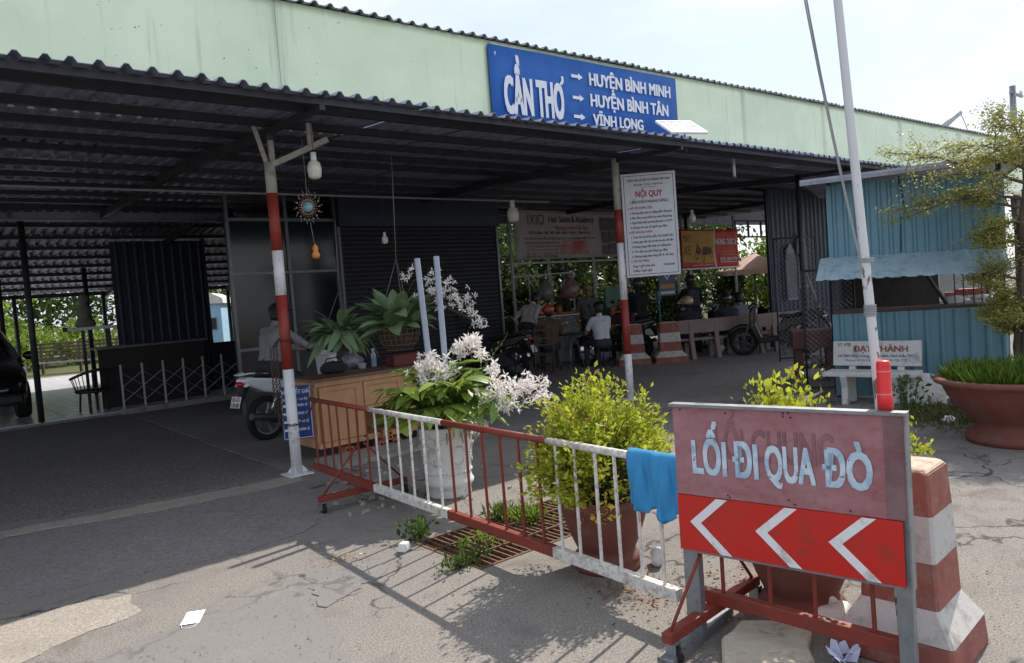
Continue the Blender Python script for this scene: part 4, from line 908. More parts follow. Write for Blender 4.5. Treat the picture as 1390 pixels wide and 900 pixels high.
weeds('drain_weed', 'grassy tuft growing through the grating at left red pickets', gp(680,703), 220, .07, (.05,.05), L_TREE2, 3, .05, .12)
weeds('drain_weed', 'grassy tuft growing through the grating at right red pickets', gp(718,706), 220, .08, (.06,.06), L_TREE2, 4, .05, .12)
weeds('drain_weed', 'dark low weed at the near edge of the drain', gp(630,768), 200, .04, (.09,.03), L_TREE, 5, .05, .4)
weeds('drain_weed', 'pale weeds sprouting in the middle of the drain', gp(655,738), 120, .04, (.12,.08), L_TREE2, 6, .03, .4)
r = np.random.default_rng(3)
def litter(name, label, c, sp, n, size, m, seed):
    r = np.random.default_rng(seed); P = np.stack([r.normal(c[0],sp[0],n), r.normal(c[1],sp[1],n), r.uniform(.004,.016,n)],1); D = r.normal(size=(n,3))*np.array([1,1,.25]); o = link(name, leafcloud(P,D,size,.45,m,seed)); tag(o,label,'leaf litter',kind='stuff')
DRY = leafmat('dry_leaf', lin(120,76,50), lin(160,120,80), .2, .8)
litter('dry_leaves', 'reddish dry leaf litter on the ground beside white fence', gp(868,800), (.16,.2), 420, .02, DRY, 1)
litter('dry_leaves', 'dry leaf litter around the pot behind the arrow sign', gp(1010,800), (.25,.3), 330, .02, DRY, 2)
litter('dry_straw', 'scattered straw coloured litter near the drain crack', gp(462,762), (.08,.05), 90, .02, leafmat('straw', lin(180,140,90), lin(200,170,120), .2), 6)
# pebbles: real small stones, too many to count
mb = MB(); r = random.Random(12); ico = [(0,0,1),(.9,0,.1),(.28,.85,.0),(-.72,.53,.05),(-.72,-.53,.0),(.28,-.85,.08),(0,0,-.6)]
for k in range(900):
    if k < 260: c = gp(r.gauss(470,45), r.gauss(740,28))
    elif k < 560: c = gp(r.uniform(60,900), r.uniform(740,899))
    elif k < 700: c = gp(r.gauss(520,40), r.gauss(690,12))
    else: c = gp(r.uniform(1240,1390), r.uniform(620,880))
    if GX0-.03 < c.x < GX1+.03 and GY0-.03 < c.y < GY1+.03: continue
    s_ = r.uniform(.002,.007)*(1.6 if r.random() < .08 else 1); a = r.uniform(0,6)
    mb.add([(c.x+s_*(x*math.cos(a)-y*math.sin(a))*r.uniform(.7,1.3), c.y+s_*(x*math.sin(a)+y*math.cos(a))*r.uniform(.7,1.3), .010+s_*z*.7) for x,y,z in ico], [(0,1,2),(0,2,3),(0,3,4),(0,4,5),(0,5,1),(6,2,1),(6,3,2),(6,4,3),(6,5,4),(6,1,5)])
tag(obj('pebbles', mb, mat('pebble', lin(142,132,122), .9, var=.35, vsc=3)), 'loose small stones scattered over the paving', 'pebbles', kind='stuff')
for k, (x, y, a) in enumerate(((497,697,.3),(475,700,1.2),(455,672,2.),(520,688,.8),(505,678,.1))):
    o = thing('rubble_piece', ['pale stick-like rubble piece by left caster','grey rubble lump by left caster','rubble lump behind the left caster','flat rubble piece under red rail','small rubble piece under red rail'][k], 'rubble', gp(x,y), a); obj('stone', MB().box((0,0,.015),(.09 if k == 0 else .06,.03,.03),taper=.7), CONC, o, bev=.006)
# ------------------------------------------------------------------ blue shack at the right
SB = mat('shack_blue', lin(98,138,154), .5, .1, var=.1, vsc=3, dirt=lin(112,138,146), damt=.35, dsc=4)
sh = thing('blue_shack', 'small light blue corrugated kiosk with awning at the right', 'kiosk', (8.97,4.52,0), rad(-68))
LW = 1.83; AWN = mat('awning_blue', lin(152,174,186), .5, .1, var=.12, vsc=4, dirt=lin(110,124,124), damt=.4, dsc=6)
for k in range(3):
    a = LW*k/3; wd = LW/3+.012
    obj('lower_sheet', MB().corr((a,-.0025*k,.03),(1,0,0),(0,0,1),(0,-1,0),wd,1.02,.15,.022,.004), SB, sh)
    obj('upper_sheet', MB().corr((a,-.02+.003*k,1.70),(1,0,0),(0,0,1),(0,-1,0),wd,.95-.03*k,.13,.022,.004), SB, sh)
    Yd = Vector((0,-.70,-.27)).normalized()
    obj('awning_sheet', MB().corr((-.10+(LW+.06)*k/3,-.03,1.76-.015*k),(1,0,-.02),Yd,Vector((1,0,0)).cross(Yd)*-1,(LW+.06)/3+.03,  .74,.15,.011,.004), AWN, sh)
obj('shack_roof', MB().box((LW/2,.8,2.70),(LW+.5,2.3,.03)), SHEET, sh)
obj('roof_edge', MB().box((LW/2,-.33,2.685),(LW+.52,.03,.07)), GALV, sh)
for x in (.03, LW-.03): obj('corner_post', MB().box((x,.05,1.34),(.05,.05,2.68)), STEEL, sh)
obj('back_post', MB().box((.03,1.8,1.34),(.05,.05,2.68)).box((LW-.03,1.8,1.34),(.05,.05,2.68)), STEEL, sh)
obj('counter', MB().box((LW/2,.18,1.075),(LW-.02,.36,.04)), DWOOD, sh)
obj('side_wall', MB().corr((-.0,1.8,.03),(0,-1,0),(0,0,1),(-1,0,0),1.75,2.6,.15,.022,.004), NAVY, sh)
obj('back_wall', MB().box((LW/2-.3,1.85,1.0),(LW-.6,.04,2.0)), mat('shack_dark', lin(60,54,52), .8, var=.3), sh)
obj('white_window', MB().box((LW-.32,1.86,1.42),(.55,.03,.7)), mat('pale_wall', lin(190,192,190), .7, var=.1, vsc=3), sh)
obj('leaning_board', MB().beam((.95,.3,1.66),(1.25,.25,1.1),.14,.03), mat('soot_wood', lin(38,36,40), .8), sh)
obj('dark_box', MB().box((LW-.55,.9,1.58),(.32,.2,.1)), BLACK, sh)
for x in (1.33,1.42,1.52,1.60,1.68): obj('window_bar', MB().box((x,.12,1.3),(.012,.012,.44)), STEEL, sh)
obj('red_tray', MB().box((1.45,.6,1.2),(.4,.3,.04)).box((1.5,.62,1.24),(.3,.2,.03)), mat('tray_red', lin(170,90,84), .5, var=.3), sh)
obj('pale_goods', MB().ell((1.35,.5,1.15),(.14,.08,.05),12,8).ell((1.62,.45,1.14),(.12,.09,.045),12,8), WHITE, sh)
mb = MB(); mb.tube([(.80,-.05,2.66),(.83,-.055,2.45),(.86,-.05,2.22),(.89,-.05,2.17),(.85,-.05,2.15),(.81,-.05,2.18),(.80,-.05,2.0),(.79,-.05,1.76)],.006,6); obj('cable', mb, BLACK, sh)
# mesh door propped left of the shack opening
def diamond(mb, x0, x1, z0, z1, s_, y=0, r=.0025):
    k = 0; W, H = x1-x0, z1-z0; n = int((W+H)/s_)
    for i in range(1, n):
        d_ = i*s_
        a = (x0+max(0,d_-H), z0+min(H,d_)); b = (x0+min(W,d_), z0+max(0,d_-W)); mb.tube([(a[0],y,a[1]),(b[0],y,b[1])], r, 3, cap=False)
        a = (x1-max(0,d_-H), z0+min(H,d_)); b = (x1-min(W,d_), z0+max(0,d_-W)); mb.tube([(a[0],y+.003,a[1]),(b[0],y+.003,b[1])], r, 3, cap=False)
def meshpanel(label, loc, rz, W, H, s_=.07):
    s = thing('mesh_panel', label, 'mesh panel', loc, rz, 'wire mesh panels'); mb = MB(); diamond(mb,0,W,.05,H,s_); obj('wire_mesh', mb, GALV, s)
    f = MB(); f.tube([(0,0,0),(0,0,H)],.014,8).tube([(W,0,0),(W,0,H)],.014,8).tube([(0,0,H),(W,0,H)],.014,8).tube([(0,0,.06),(W,0,.06)],.014,8); obj('frame', f, STEEL, s); return s
meshpanel('wire mesh panel standing in the shack opening behind white pole', (9.25,5.05,.0), rad(-60), .62, 1.62)
meshpanel('tall wire mesh gate leaf standing behind the bench row end', (12.35,7.25,0), rad(-40), .75, 2.25, .09)
# navy wall right of the benches
nw = thing('navy_partition', 'tall dark navy corrugated metal partition left of the blue kiosk', 'wall', (14.9,8.85,0), 0)
for k in range(3): obj('wall_sheet', MB().corr((k*.95,-.004*k,0),(1,0,0),(0,0,1),(0,-1,0),.97,3.5,.19,.03,.004), NAVY, nw)
obj('edge_post', MB().box((0,.03,1.75),(.06,.06,3.5)), NAVY, nw)
QUILT = mat('quilt_grey', lin(128,130,138), .8, var=.2, vsc=9)
for k, (x, z, l) in enumerate(((15.6,1.0,'grey diamond patterned board, left of two on navy partition'),(16.1,1.25,'grey diamond patterned board, right of two on navy partition'))):
    s = thing('patterned_board', l, 'board', (x,8.74,z), 0, 'patterned boards'); mb = MB(); mb.prism([(-.2,0,0),(.2,0,0),(.22,0,.9),(.12,0,1.15),(-.02,0,1.3),(-.16,0,1.15),(-.22,0,.8)],(0,.05,0)); obj('board_body', mb, QUILT, s, bev=.01)
    mb = MB(); diamond(mb,-.19,.19,.05,1.05,.1,-.004,.006); obj('stitching', mb, mat('stitch', lin(84,84,92), .8), s)
s = thing('leaning_pole', 'pale wooden pole leaning on the navy partition', 'pole', (16.35,8.3,0)); obj('shaft', MB().tube([(0,0,0),(-.45,.42,2.05)],[.035,.03],8), mat('pale_wood', lin(150,140,128), .8), s)
# brown concrete table under the shack side
BRN = mat('brown_conc', lin(104,76,70), .85, var=.15, vsc=5, bump=.2)
s = thing('brown_table', 'reddish brown concrete table beside the blue kiosk', 'table', (10.4,5.55,0), rad(-55)); obj('top', MB().box((0,0,.62),(.62,.5,.26)), BRN, s, bev=.01)
for x in (-.22,.22): obj('leg', MB().box((x,0,.245),(.11,.35,.49)), BRN, s, bev=.01)
obj('shelf', MB().box((0,0,.2),(.33,.3,.04)), BRN, s)
s = thing('bowl_stack', 'stack of white bowls on the brown table shelf', 'bowls', (10.38,5.5,.22)); 
for k in range(3): obj('bowl', MB().lathe([(0,0),(.05,0),(.1,.05),(.105,.05),(.09,.045)],18,(0,0,.04*k)), WHITE, s)
# ------------------------------------------------------------------ white concrete bench
BEN = mat('bench_white', lin(200,198,196), .8, var=.07, vsc=7, bump=.15, dirt=lin(150,144,138), damt=.35, dsc=6)
wb = thing('white_bench', 'white concrete bench with shop name on its back before kiosk', 'bench', (8.52,4.42,0), rad(-82))
obj('seat', MB().box((.48,.14,.36),(1.02,.34,.055)), BEN, wb, bev=.012)
bk = obj('backrest', MB().box((.49,.0,.0),(.98,.05,.30)), BEN, wb, (0,.33,.575), (rad(-9),0,0), bev=.01)
mb = MB(); text(mb,'VT. VTĐ',-.43+.49-.0,.085,.04,.15,.01,-.028); obj('handwriting', mb, INKK, bk)
mb = MB(); text(mb,'ĐẠT THÀNH',.24,.02,.07,.60,.03,-.028); obj('name_lettering', mb, INKBR, bk)
mb = MB(); text(mb,'54/158/9 Hùng Vương, P. Thới Bình, Ninh Kiều TPCT',.06,-.045,.032,.87,.015,-.028); text(mb,'Phone: 0710.3 829455 - 0918 736 722',.15,-.095,.028,.68,.005,-.028); obj('address_lettering', mb, INKB, bk)
for x in (.22,.76):
    l = obj('leg', MB().prism([(x-.04,-.02,0),(x-.04,.06,0),(x-.04,.09,.2),(x-.04,.02,.34),(x-.04,-.05,.34),(x-.04,.0,.2)],(.07,0,0)), BEN, wb, bev=.006)
    obj('leg', MB().prism([(x-.04,.24,0),(x-.04,.33,0),(x-.04,.31,.34),(x-.04,.22,.34)],(.07,0,0)), BEN, wb, bev=.006)
    obj('back_support', MB().beam((x,.31,.38),(x,.345,.47),.07,.05), BEN, wb)
s = thing('propped_slab', 'rounded white concrete slab propped against blue kiosk wall', 'slab', (8.72,3.60,0), rad(-75)); o = obj('slab_body', MB().prism([(0,0,0),(.42,0,0),(.40,.06,.25),(.34,.08,.33),(.24,.085,.36),(0,.085,.36)],(0,.05,0)), BEN, s, bev=.01)
# ------------------------------------------------------------------ big bowl planter
BC = (7.42,2.12,0)
bw = pot('bowl_planter', 'huge red clay bowl planter full of grass at right edge', BC, [(0,0),(.40,0),(.41,.05),(.38,.09),(.34,.12),(.33,.16),(.36,.2),(.46,.3),(.54,.42),(.575,.50),(.60,.515),(.635,.53),(.64,.56),(.60,.575),(.55,.56),(.53,.5),(0,.47)], TERRA, .5, .53, 56)
gr = thing('planter_grass', 'bright green grass filling the huge bowl planter', 'grass', (BC[0],BC[1],.50)); n = 2600; a = rng.uniform(0,2*math.pi,n); q = .52*np.sqrt(rng.uniform(0,1,n))
P = np.stack([q*np.cos(a), q*np.sin(a), np.zeros(n)],1); D = rng.normal(size=(n,3))*np.array([.35,.35,.2])+np.array([0,0,1.]); D[:,:2] += P[:,:2]*.8
tag(link('blades', leafcloud(P, D, .17, .045, leafmat('grass_leaf', lin(84,116,40), lin(128,152,58), .4), 3), gr), kind='stuff')
# ground weeds near bench
def grasspatch(name, label, cx, cy, sx, sy, n, size, m, seed):
    r = np.random.default_rng(seed); P = np.stack([r.normal(cx,sx,n), r.normal(cy,sy,n), np.zeros(n)+.002],1); D = r.normal(size=(n,3))*np.array([.7,.7,.2])+np.array([0,0,.7]); tag(link(name, leafcloud(P,D,size,.1,m,seed)), label, 'grass', kind='stuff')
grasspatch('low_grass', 'low dry grass at the foot of the blue kiosk', 8.35,2.95,.35,.28,2600,.09,leafmat('dull_grass', lin(88,96,54), lin(126,124,76), .3),3)
weeds('kiosk_weed', 'dark leafy weed growing at the white bench end', (8.45,3.45,0), 130, .07, (.08,.1), L_TREE, 9, .35, .45)
s = thing('white_scrap', 'small white plastic scrap on the grass by kiosk', 'litter', (7.9,2.85,0)); mb = MB(); mb.ell((0,0,.03),(.07,.05,.045),10,6); mb.v = [(x+random.gauss(0,.008),y+random.gauss(0,.008),max(.0,z+random.gauss(0,.008))) for x,y,z in mb.v]; obj('scrap', mb, FOAM, s)

# ------------------------------------------------------------------ feathery tree at the right
tr = thing('feathery_tree', 'gnarled small tree with sparse feathery branches at right edge', 'tree', (9.08,2.46,0)); r = random.Random(21)
tk = MB(); base = Vector((0,0,0))
trunk = [Vector((0,0,0)),Vector((.02,.03,.5)),Vector((-.02,.02,.95)),Vector((.04,-.03,1.4)),Vector((.0,.02,1.85)),Vector((.05,-.02,2.35)),Vector((.03,.0,2.75))]
tk.tube(trunk,[.11,.085,.08,.08,.065,.045,.025],12)
for k in range(8):
    a = k*.8+.3; pz = [Vector(((.09+.03*math.sin(3*z+k))*math.cos(a+1.1*z+.5*math.sin(2*z+k)),(.09+.03*math.sin(3*z+k))*math.sin(a+1.1*z+.5*math.sin(2*z+k)),z)) for z in [i*.16 for i in range(int(9+k%4*2))]]; tk.tube(pz,[.05*(1-.045*i)+.008*math.sin(i*2.1+k) for i in range(len(pz))],7)
for k in range(5):
    a = k*1.3; tk.tube([Vector((.07*math.cos(a),.07*math.sin(a),0)),Vector((.09*math.cos(a+.6),.09*math.sin(a+.6),.8)),Vector((.06*math.cos(a+1.4),.06*math.sin(a+1.4),1.6))],[.07,.055,.03],7)
P = []; D = []
def twigs(p0, d_, L, rr, depth):
    pts = [Vector(p0)]; d_ = Vector(d_).normalized(); n = 7
    for i in range(n): d_ = (d_+Vector((r.gauss(0,.13), r.gauss(0,.13), r.gauss(.0,.07)-.015))).normalized(); pts.append(pts[-1]+d_*L/n)
    tk.tube(pts,[rr*(1-.8*i/n) for i in range(n+1)],5 if depth else 6, cap=False)
    for i in range(1,n+1):
        if depth < 2 and i > 1:
            for _ in range(1):
                sd = Vector((r.gauss(0,1), r.gauss(0,1), r.gauss(.1,.35))).normalized(); twigs(pts[i], d_*.75+sd*.9, L*r.uniform(.35,.75), rr*.45, depth+1)
        if depth >= 1:
            for _ in range(3 if depth == 1 else 6): P.append(pts[i]+Vector((r.gauss(0,.05),r.gauss(0,.05),r.gauss(0,.035)))); D.append(Vector((r.gauss(0,1),r.gauss(0,1),r.gauss(.2,.5))))
left = Vector((-.52,.85,0)).normalized()   # leftward in the picture
for (z, sx, sy, sz, L) in ((1.75,1,.0,.12,.85),(1.95,1,.4,.25,.75),(2.1,1,-.3,.22,.85),(2.2,.9,-.5,.35,.8),(2.35,1,.1,.35,1.0),(1.35,1,.2,.35,.8),(1.2,.8,-.3,.1,.6),(.95,.8,.2,.15,.5),(2.5,.8,.6,.35,.9),(2.6,.8,-.2,.4,.85),(2.65,.3,.3,.7,.7),(2.4,-.5,.4,.4,.9),(2.0,-.8,-.3,.3,1.),(1.6,-.7,.4,.3,.9),(.8,.6,-.6,.1,.45),(1.05,.9,-.5,.0,.5)):
    c = trunk[min(6,int(z/.47))]; b = Vector((c.x,c.y,z)); d_ = left*sx+Vector((-.85,-.52,0))*sy*.8+Vector((0,0,sz)); twigs(b, d_, L*(.55 if z > 2.45 else .95 if z > 2.15 else .5), .02, 0)
obj('trunk', tk, BARK, tr)
tag(link('crown', leafcloud(np.array(P), np.array(D),   .03, .5, L_FEATH, 2), tr), kind='stuff')
print('feathery leaves', len(P))
# ------------------------------------------------------------------ trees behind
def tree(label, loc, H, cr, n, size, m, seed, trunk_r=.14, ncl=40, cz=.62, grp=None, name='garden_tree'):
    r = np.random.default_rng(seed); rr_ = random.Random(seed); s = thing(name, label, 'tree', loc, rr_.uniform(0,6), grp)
    cen = r.normal(size=(ncl,3)); cen /= np.linalg.norm(cen,axis=1,keepdims=True); cen *= (r.uniform(.25,1,ncl)**.5)[:,None]*np.array(cr); cen[:,2] += H*cz
    cen[:,2] = np.maximum(cen[:,2], .3)
    k = r.integers(0,ncl,n); P = cen[k]+r.normal(size=(n,3))*np.array(cr)*.17; P[:,2] = np.maximum(P[:,2], .12); D = r.normal(size=(n,3))+np.array([0,0,-.2])
    tk = MB(); top = Vector((0,0,H*cz)); tk.tube([(0,0,0),(.1,.05,H*.3),top],[trunk_r,trunk_r*.8,trunk_r*.5],9)
    for i in range(0,ncl,3): c = Vector(cen[i]); tk.tube([Vector((.05,.02,H*.3)).lerp(top,rr_.random()), c.lerp(top,.4)+Vector((0,0,-.1)), c],[trunk_r*.35,trunk_r*.2,.012],5,cap=False)
    obj('trunk', tk, BARK, s); tag(link('crown', leafcloud(P,D,size,.5,m,seed), s), kind='stuff'); return s
gl = 'trees beyond the back grass'
tree('round bright green tree left of lane end', (1.0,36,0), 5.2,(3.0,2.5,2.4),5200,.26,L_TREE2,1,grp=gl)
tree('dark spreading tree in the middle beyond the lane', (7.0,43,0), 6.5,(4,3,3),5600,.3,L_TREE,2,grp=gl)
tree('low yellow green bush beyond the lane railing', (3.6,35.5,0), 2.0,(2.4,1.2,1.0),3000,.2,L_TREE2,3,.05,cz=.5,grp=gl)
tree('low light bush under the palm beyond the lane', (6.4,37,0), 1.9,(2.2,1.2,.95),3000,.2,L_TREE2,4,.05,cz=.5,grp=gl)
tree('tall dark tree behind the small blue house', (13,46,0), 7,(4.5,3,3.2),5600,.3,L_TREE,5,grp=gl)
tree('grey green tree furthest left beyond the lane', (-5,44,0), 6,(4,3,3),5000,.3,L_TREE,6,grp=gl)
tree('bushy tree right of the small blue house', (17.5,42,0), 5,(3.5,2.5,2.4),4200,.28,L_TREE,7,grp=gl)
gr_ = 'garden trees behind the banners'
tree('dense shady tree behind the food stall', (12.5,17.2,0), 4.4,(2.1,1.6,2.0),5200,.2,L_HEDGE,8,cz=.55,grp=gr_)
tree('dense shady tree behind the salon banner right edge', (15.6,17.6,0), 4.4,(2.1,1.6,2.0),5200,.2,L_HEDGE,9,cz=.55,grp=gr_)
tree('dense tree behind the red shop banner', (19.0,18.0,0), 4.8,(2.2,1.7,2.3),5200,.2,L_HEDGE,10,cz=.55,grp=gr_)
tree('tall tree behind the tan parasol', (26.5,20.5,0), 6.6,(3.2,2.2,3.2),6500,.24,L_HEDGE,11,cz=.55,grp=gr_)
tree('bright young tree right of the tan parasol', (27.0,16.2,0), 3.2,(1.3,1.2,1.5),2600,.2,L_TREE2,12,cz=.5,grp=gr_)
tree('broad leafy bush left behind the food stall', (10.4,15.9,0), 2.4,(1.0,.8,1.1),2200,.24,L_TREE2,13,.06,cz=.5,grp=gr_)
tree('leafy tree filling the gap behind dark rolling shutter', (22.8,22.5,0), 6,(3,2,2.8),5200,.24,L_HEDGE,14,cz=.55,grp=gr_)
for k, (u, v, ru, h) in enumerate(((11.2,15.4,1.3,1.9),(20.0,15.0,1.2,2.1),(22.9,15.2,1.3,2.3),(13.6,15.6,1.3,2.2),(16.2,15.4,1.4,2.0),(18.8,15.7,1.4,2.4),(21.4,16.6,1.5,2.6))):
    tree(['leafy hedge shrub left behind the food stall posts','leafy hedge shrub behind the seated passenger in checked shirt','leafy hedge shrub just below the tan parasol','leafy hedge shrub behind the food seller','leafy hedge shrub behind the blue poster','leafy hedge shrub below the red banner','leafy hedge shrub left of the tan parasol'][k], (u,v,0), h, (ru,.6,h*.5), 2600, .17, L_HEDGE, 30+k, .05, 30, .5, 'hedge shrubs behind the waiting area', 'hedge_shrub')
tree('round leafy tree behind the ladder truss', (22.0,18.6,0), 5.6,(2.4,1.8,2.5),6000,.22,L_HEDGE,44,.16,50,.55,gr_)
tree('big dark tree behind the garden, between parasol and red banner', (24.0,27,0), 9,(5,3,4),7000,.32,L_HEDGE,41,.2,60,.55,gr_)
tree('big dark tree behind the garden, above the salon banner', (14.5,26,0), 8,(5,3,3.6),7000,.32,L_HEDGE,42,.2,60,.55,gr_)
tree('big dark tree behind the garden, beyond the kiosk partition', (33,25,0), 9,(5,3,4),7000,.32,L_HEDGE,43,.2,60,.55,gr_)
# coconut palm
pm_ = thing('coconut_palm', 'coconut palm with drooping fronds beyond the lane end', 'palm', (6.2,48,0)); mb = MB(); mb.tube([(0,0,0),(.3,0,2.2),(.5,0,4.4)],[.2,.16,.13],10); obj('trunk', mb, BARK, pm_)
fr = MB(); n = 22; pts = []
for i in range(n+1): t = i/n; pts.append(Vector((2.6*t, 0, .9*t-2.0*t*t)))
fr.tube(pts,[.03*(1-.9*i/n) for i in range(n+1)],4)
for i in range(2,n):
    for s_ in (-1,1):
        p_ = pts[i]; q_ = p_+Vector((.25,s_*.55*math.sin(math.pi*i/n)**.5,-.28)); fr.add([p_-Vector((.05,0,0)), p_+Vector((.05,0,0)), q_],[(0,1,2)])
fm = fr.mesh('frond', leafmat('palm_leaf', lin(140,150,72), lin(166,172,96), .4))
for k in range(15): link('frond', fm, pm_, (.5,0,4.4), (0, random.uniform(-.5,.35), k*2*math.pi/15+random.uniform(-.2,.2)), random.uniform(.85,1.15))
# blue house, railing bench outside the lane end
hs = thing('blue_house', 'tiny light blue house with pale curved roof seen through the gap', 'house', (11.1,35.5,0), rad(-30)); HB = mat('house_blue', lin(150,186,212), .7, var=.08)
obj('wall', MB().box((0,0,1.1),(1.7,2,2.2)), HB, hs); mb = MB(); mb.prism([(-1.0,-1.1,2.2),(1.0,-1.1,2.2),(.95,-1.1,2.45),(.5,-1.1,2.68),(-.5,-1.1,2.68),(-.95,-1.1,2.45)],(0,2.2,0)); obj('roof', mb, mat('pale_roof', lin(206,204,200), .6), hs)
dr_ = obj('door', MB().box((-.35,-1.01,.9),(.5,.04,1.7)), mat('door_blue', lin(106,150,190), .6), hs); wn = obj('window', MB().box((.4,-1.01,1.3),(.5,.04,.6)), mat('door_blue', (0,0,0)), hs); obj('pane', MB().box((.4,-1.035,1.3),(.42,.01,.5)), BLACK, wn)
bw_ = thing('garden_wall', 'low pale wall behind the gap right of the blue house', 'wall', (14.5,36.0,0), rad(-25)); obj('wall_body', MB().box((0,0,.9),(4.2,.15,1.8)), mat('old_wall', lin(170,160,150), .9, var=.2, vsc=2), bw_); obj('wall_coping', MB().box((0,0,1.83),(4.3,.22,.06)), CONC, bw_)
rl = thing('slatted_bench', 'long slatted railing bench at the far end of the lane', 'bench', (4.9,30.2,0), rad(-35)); 
for k in range(5): obj('slat', MB().box((0,.05*k*.2,.55+.13*k),(2.9,.03,.075)), DWOOD, rl)
for x in (-1.3,0,1.3): obj('leg', MB().box((x,.05,.55),(.08,.08,1.15)), DWOOD, rl)
obj('seat', MB().box((0,-.28,.42),(2.9,.45,.05)), CONC, rl)
# parasol outside right
um = thing('tan_parasol', 'tan square market parasol standing beyond the benches', 'parasol', (23.2,14.4,0), .3); PARA = mat('parasol_cloth', lin(196,160,140), .8, var=.06)
obj('pole', MB().tube([(0,0,0),(0,0,2.35)],.025,8), STEEL, um); mb = MB(); k_ = 8; R_ = 1.35
vs = [(0,0,2.4)]+[(R_*math.cos(2*math.pi*i/k_),R_*math.sin(2*math.pi*i/k_),1.86) for i in range(k_)]+[(R_*1.005*math.cos(2*math.pi*i/k_),R_*1.005*math.sin(2*math.pi*i/k_),1.68) for i in range(k_)]
mb.add(vs,[(0,1+i,1+(i+1)%k_) for i in range(k_)]+[(1+i,1+k_+i,1+k_+(i+1)%k_,1+(i+1)%k_) for i in range(k_)]); q = obj('canopy', mb, PARA, um); q.modifiers.new('t','SOLIDIFY').thickness = .005
for i in range(k_): a = 2*math.pi*i/k_; obj('rib', MB().tube([(0,0,2.38),(R_*math.cos(a)*.98,R_*math.sin(a)*.98,1.84)],.01,5), STEEL, um)
# utility pole, roof pipe, solar panel
s = thing('utility_pole', 'slim grey utility pole behind the feathery tree', 'pole', (30.8,8.58,0)); obj('shaft', MB().tube([(0,0,0),(.0,0,7.6)],[.14,.10],10), GALV, s); obj('cross_arm', MB().box((.4,0,7.35),(1.3,.08,.08)), GALV, s); obj('insulator', MB().lathe([(0,0),(.05,0),(.06,.1),(.03,.16),(0,.16)],10,(.9,0,7.4)), WHITE, s)
a_, b_ = dp(1281,172,22), dp(1303,152,22); s = thing('roof_pipe', 'pale slanted pipe stub sticking up above the fascia roof', 'pipe', a_); d_ = b_-a_; obj('pipe_wall', MB().tube([d_*-.6,d_],.085,12), mat('pipe_pale', lin(170,172,176), .5), s); mb = MB(); mb.tube([d_*.98, d_+Vector((.08,-.07,-.25)), d_+Vector((.16,-.13,-.55))],.012,5); obj('dangling_wire', mb, GALV, s)
sp = thing('solar_panel', 'small tilted solar panel mounted on the canopy edge', 'solar panel', (8.02,5.92,3.50), rad(-20)); R_ = Euler((rad(-32),0,0)).to_matrix()
o = obj('panel', MB().box((0,0,0),(.50,.42,.02)), mat('panel_pale', lin(150,156,170), .75, var=.08, vsc=4), sp, (0,0,.1), (rad(32),0,0))
obj('cell_lines', MB().box((-.125,0,.0115),(.006,.40,.002)).box((0,0,.0115),(.006,.40,.002)).box((.125,0,.0115),(.006,.40,.002)).box((0,-.07,.0118),(.49,.006,.002)).box((0,.07,.0118),(.49,.006,.002)), WHITE, o); obj('panel_frame', MB().box((0,-.215,0),(.53,.015,.03)).box((0,.215,0),(.53,.015,.03)).box((-.257,0,0),(.015,.41,.03)).box((.257,0,0),(.015,.41,.03)), WHITE, o)
obj('bracket', MB().beam((-.12,.1,-.2),(-.12,.12,.14),.02,.02).beam((.12,.1,-.2),(.12,.12,.14),.02,.02), GALV, sp)
# ------------------------------------------------------------------ booths and things inside the shelter
bo = thing('booth', 'dark navy booth with glass front and rolling shutter under the shelter', 'booth', (4.1,11.8,0))
ZB = 3.5
GLS = glassmat('dark_glass', lin(22,28,34), .12, .96)
ALU = mat('aluminium', lin(104,106,112), .35, .6, var=.1)
obj('lower_wall', MB().box((.95,.03,.5),(1.84,.06,1.0)), mat('booth_wall', lin(70,66,66), .8, var=.2, vsc=4), bo)
gl_ = obj('glass_front', MB().box((.95,.03,2.05),(1.84,.012,2.1)), GLS, bo)
for x in (.03,1.0,1.89): obj('frame_post', MB().box((x,.03,1.75),(.05,.07,ZB)), ALU, bo)
obj('frame_rail', MB().box((.95,.03,1.03),(1.84,.06,.05)).box((.95,.03,2.25),(1.84,.05,.04)).box((.95,.03,3.12),(1.84,.06,.05)), ALU, bo)
mb = MB(); z = .05
while z < 3.0:
    mb.prism([(1.94,0,z),(1.94,-.009,z+.02),(1.94,-.009,z+.055),(1.94,0,z+.078)],(3.5,0,0)); z += .08
obj('shutter_curtain', mb, mat('shutter_dark', lin(34,35,44), .6, .1, var=.15, vsc=4), bo)
obj('shutter_box', MB().box((3.69,.05,3.25),(3.56,.35,.5)), NAVY, bo); obj('shutter_guide', MB().box((1.93,-.01,1.5),(.05,.06,3.0)), ALU, bo); obj('shutter_guide', MB().box((5.46,-.01,1.5),(.05,.06,3.0)), ALU, bo)
obj('side_wall', MB().corr((5.5,2.6,0),(0,-1,0),(0,0,1),(1,0,0),2.6,ZB,.19,.012,.004), NAVY, bo); obj('side_wall', MB().corr((0.0,0.07,0),Vector((1.1,2.5,0)).normalized(),(0,0,1),Vector((-2.5,1.1,0)).normalized(),2.7,ZB,.19,.012,.004), NAVY, bo)
obj('rear_wall', MB().box((3.35,2.62,1.75),(4.2,.05,ZB)), NAVY, bo)
pa = thing('dark_partition', 'dark navy partition wall with counter behind the folding gate', 'wall', (3.35,16.3,0)); 
for k in range(2): obj('wall_sheet', MB().corr((k*.88,-.004*k,.04),(1,0,0),(0,0,1),(0,-1,0),.90,3.2,.175,.012,.004), NAVY, pa)
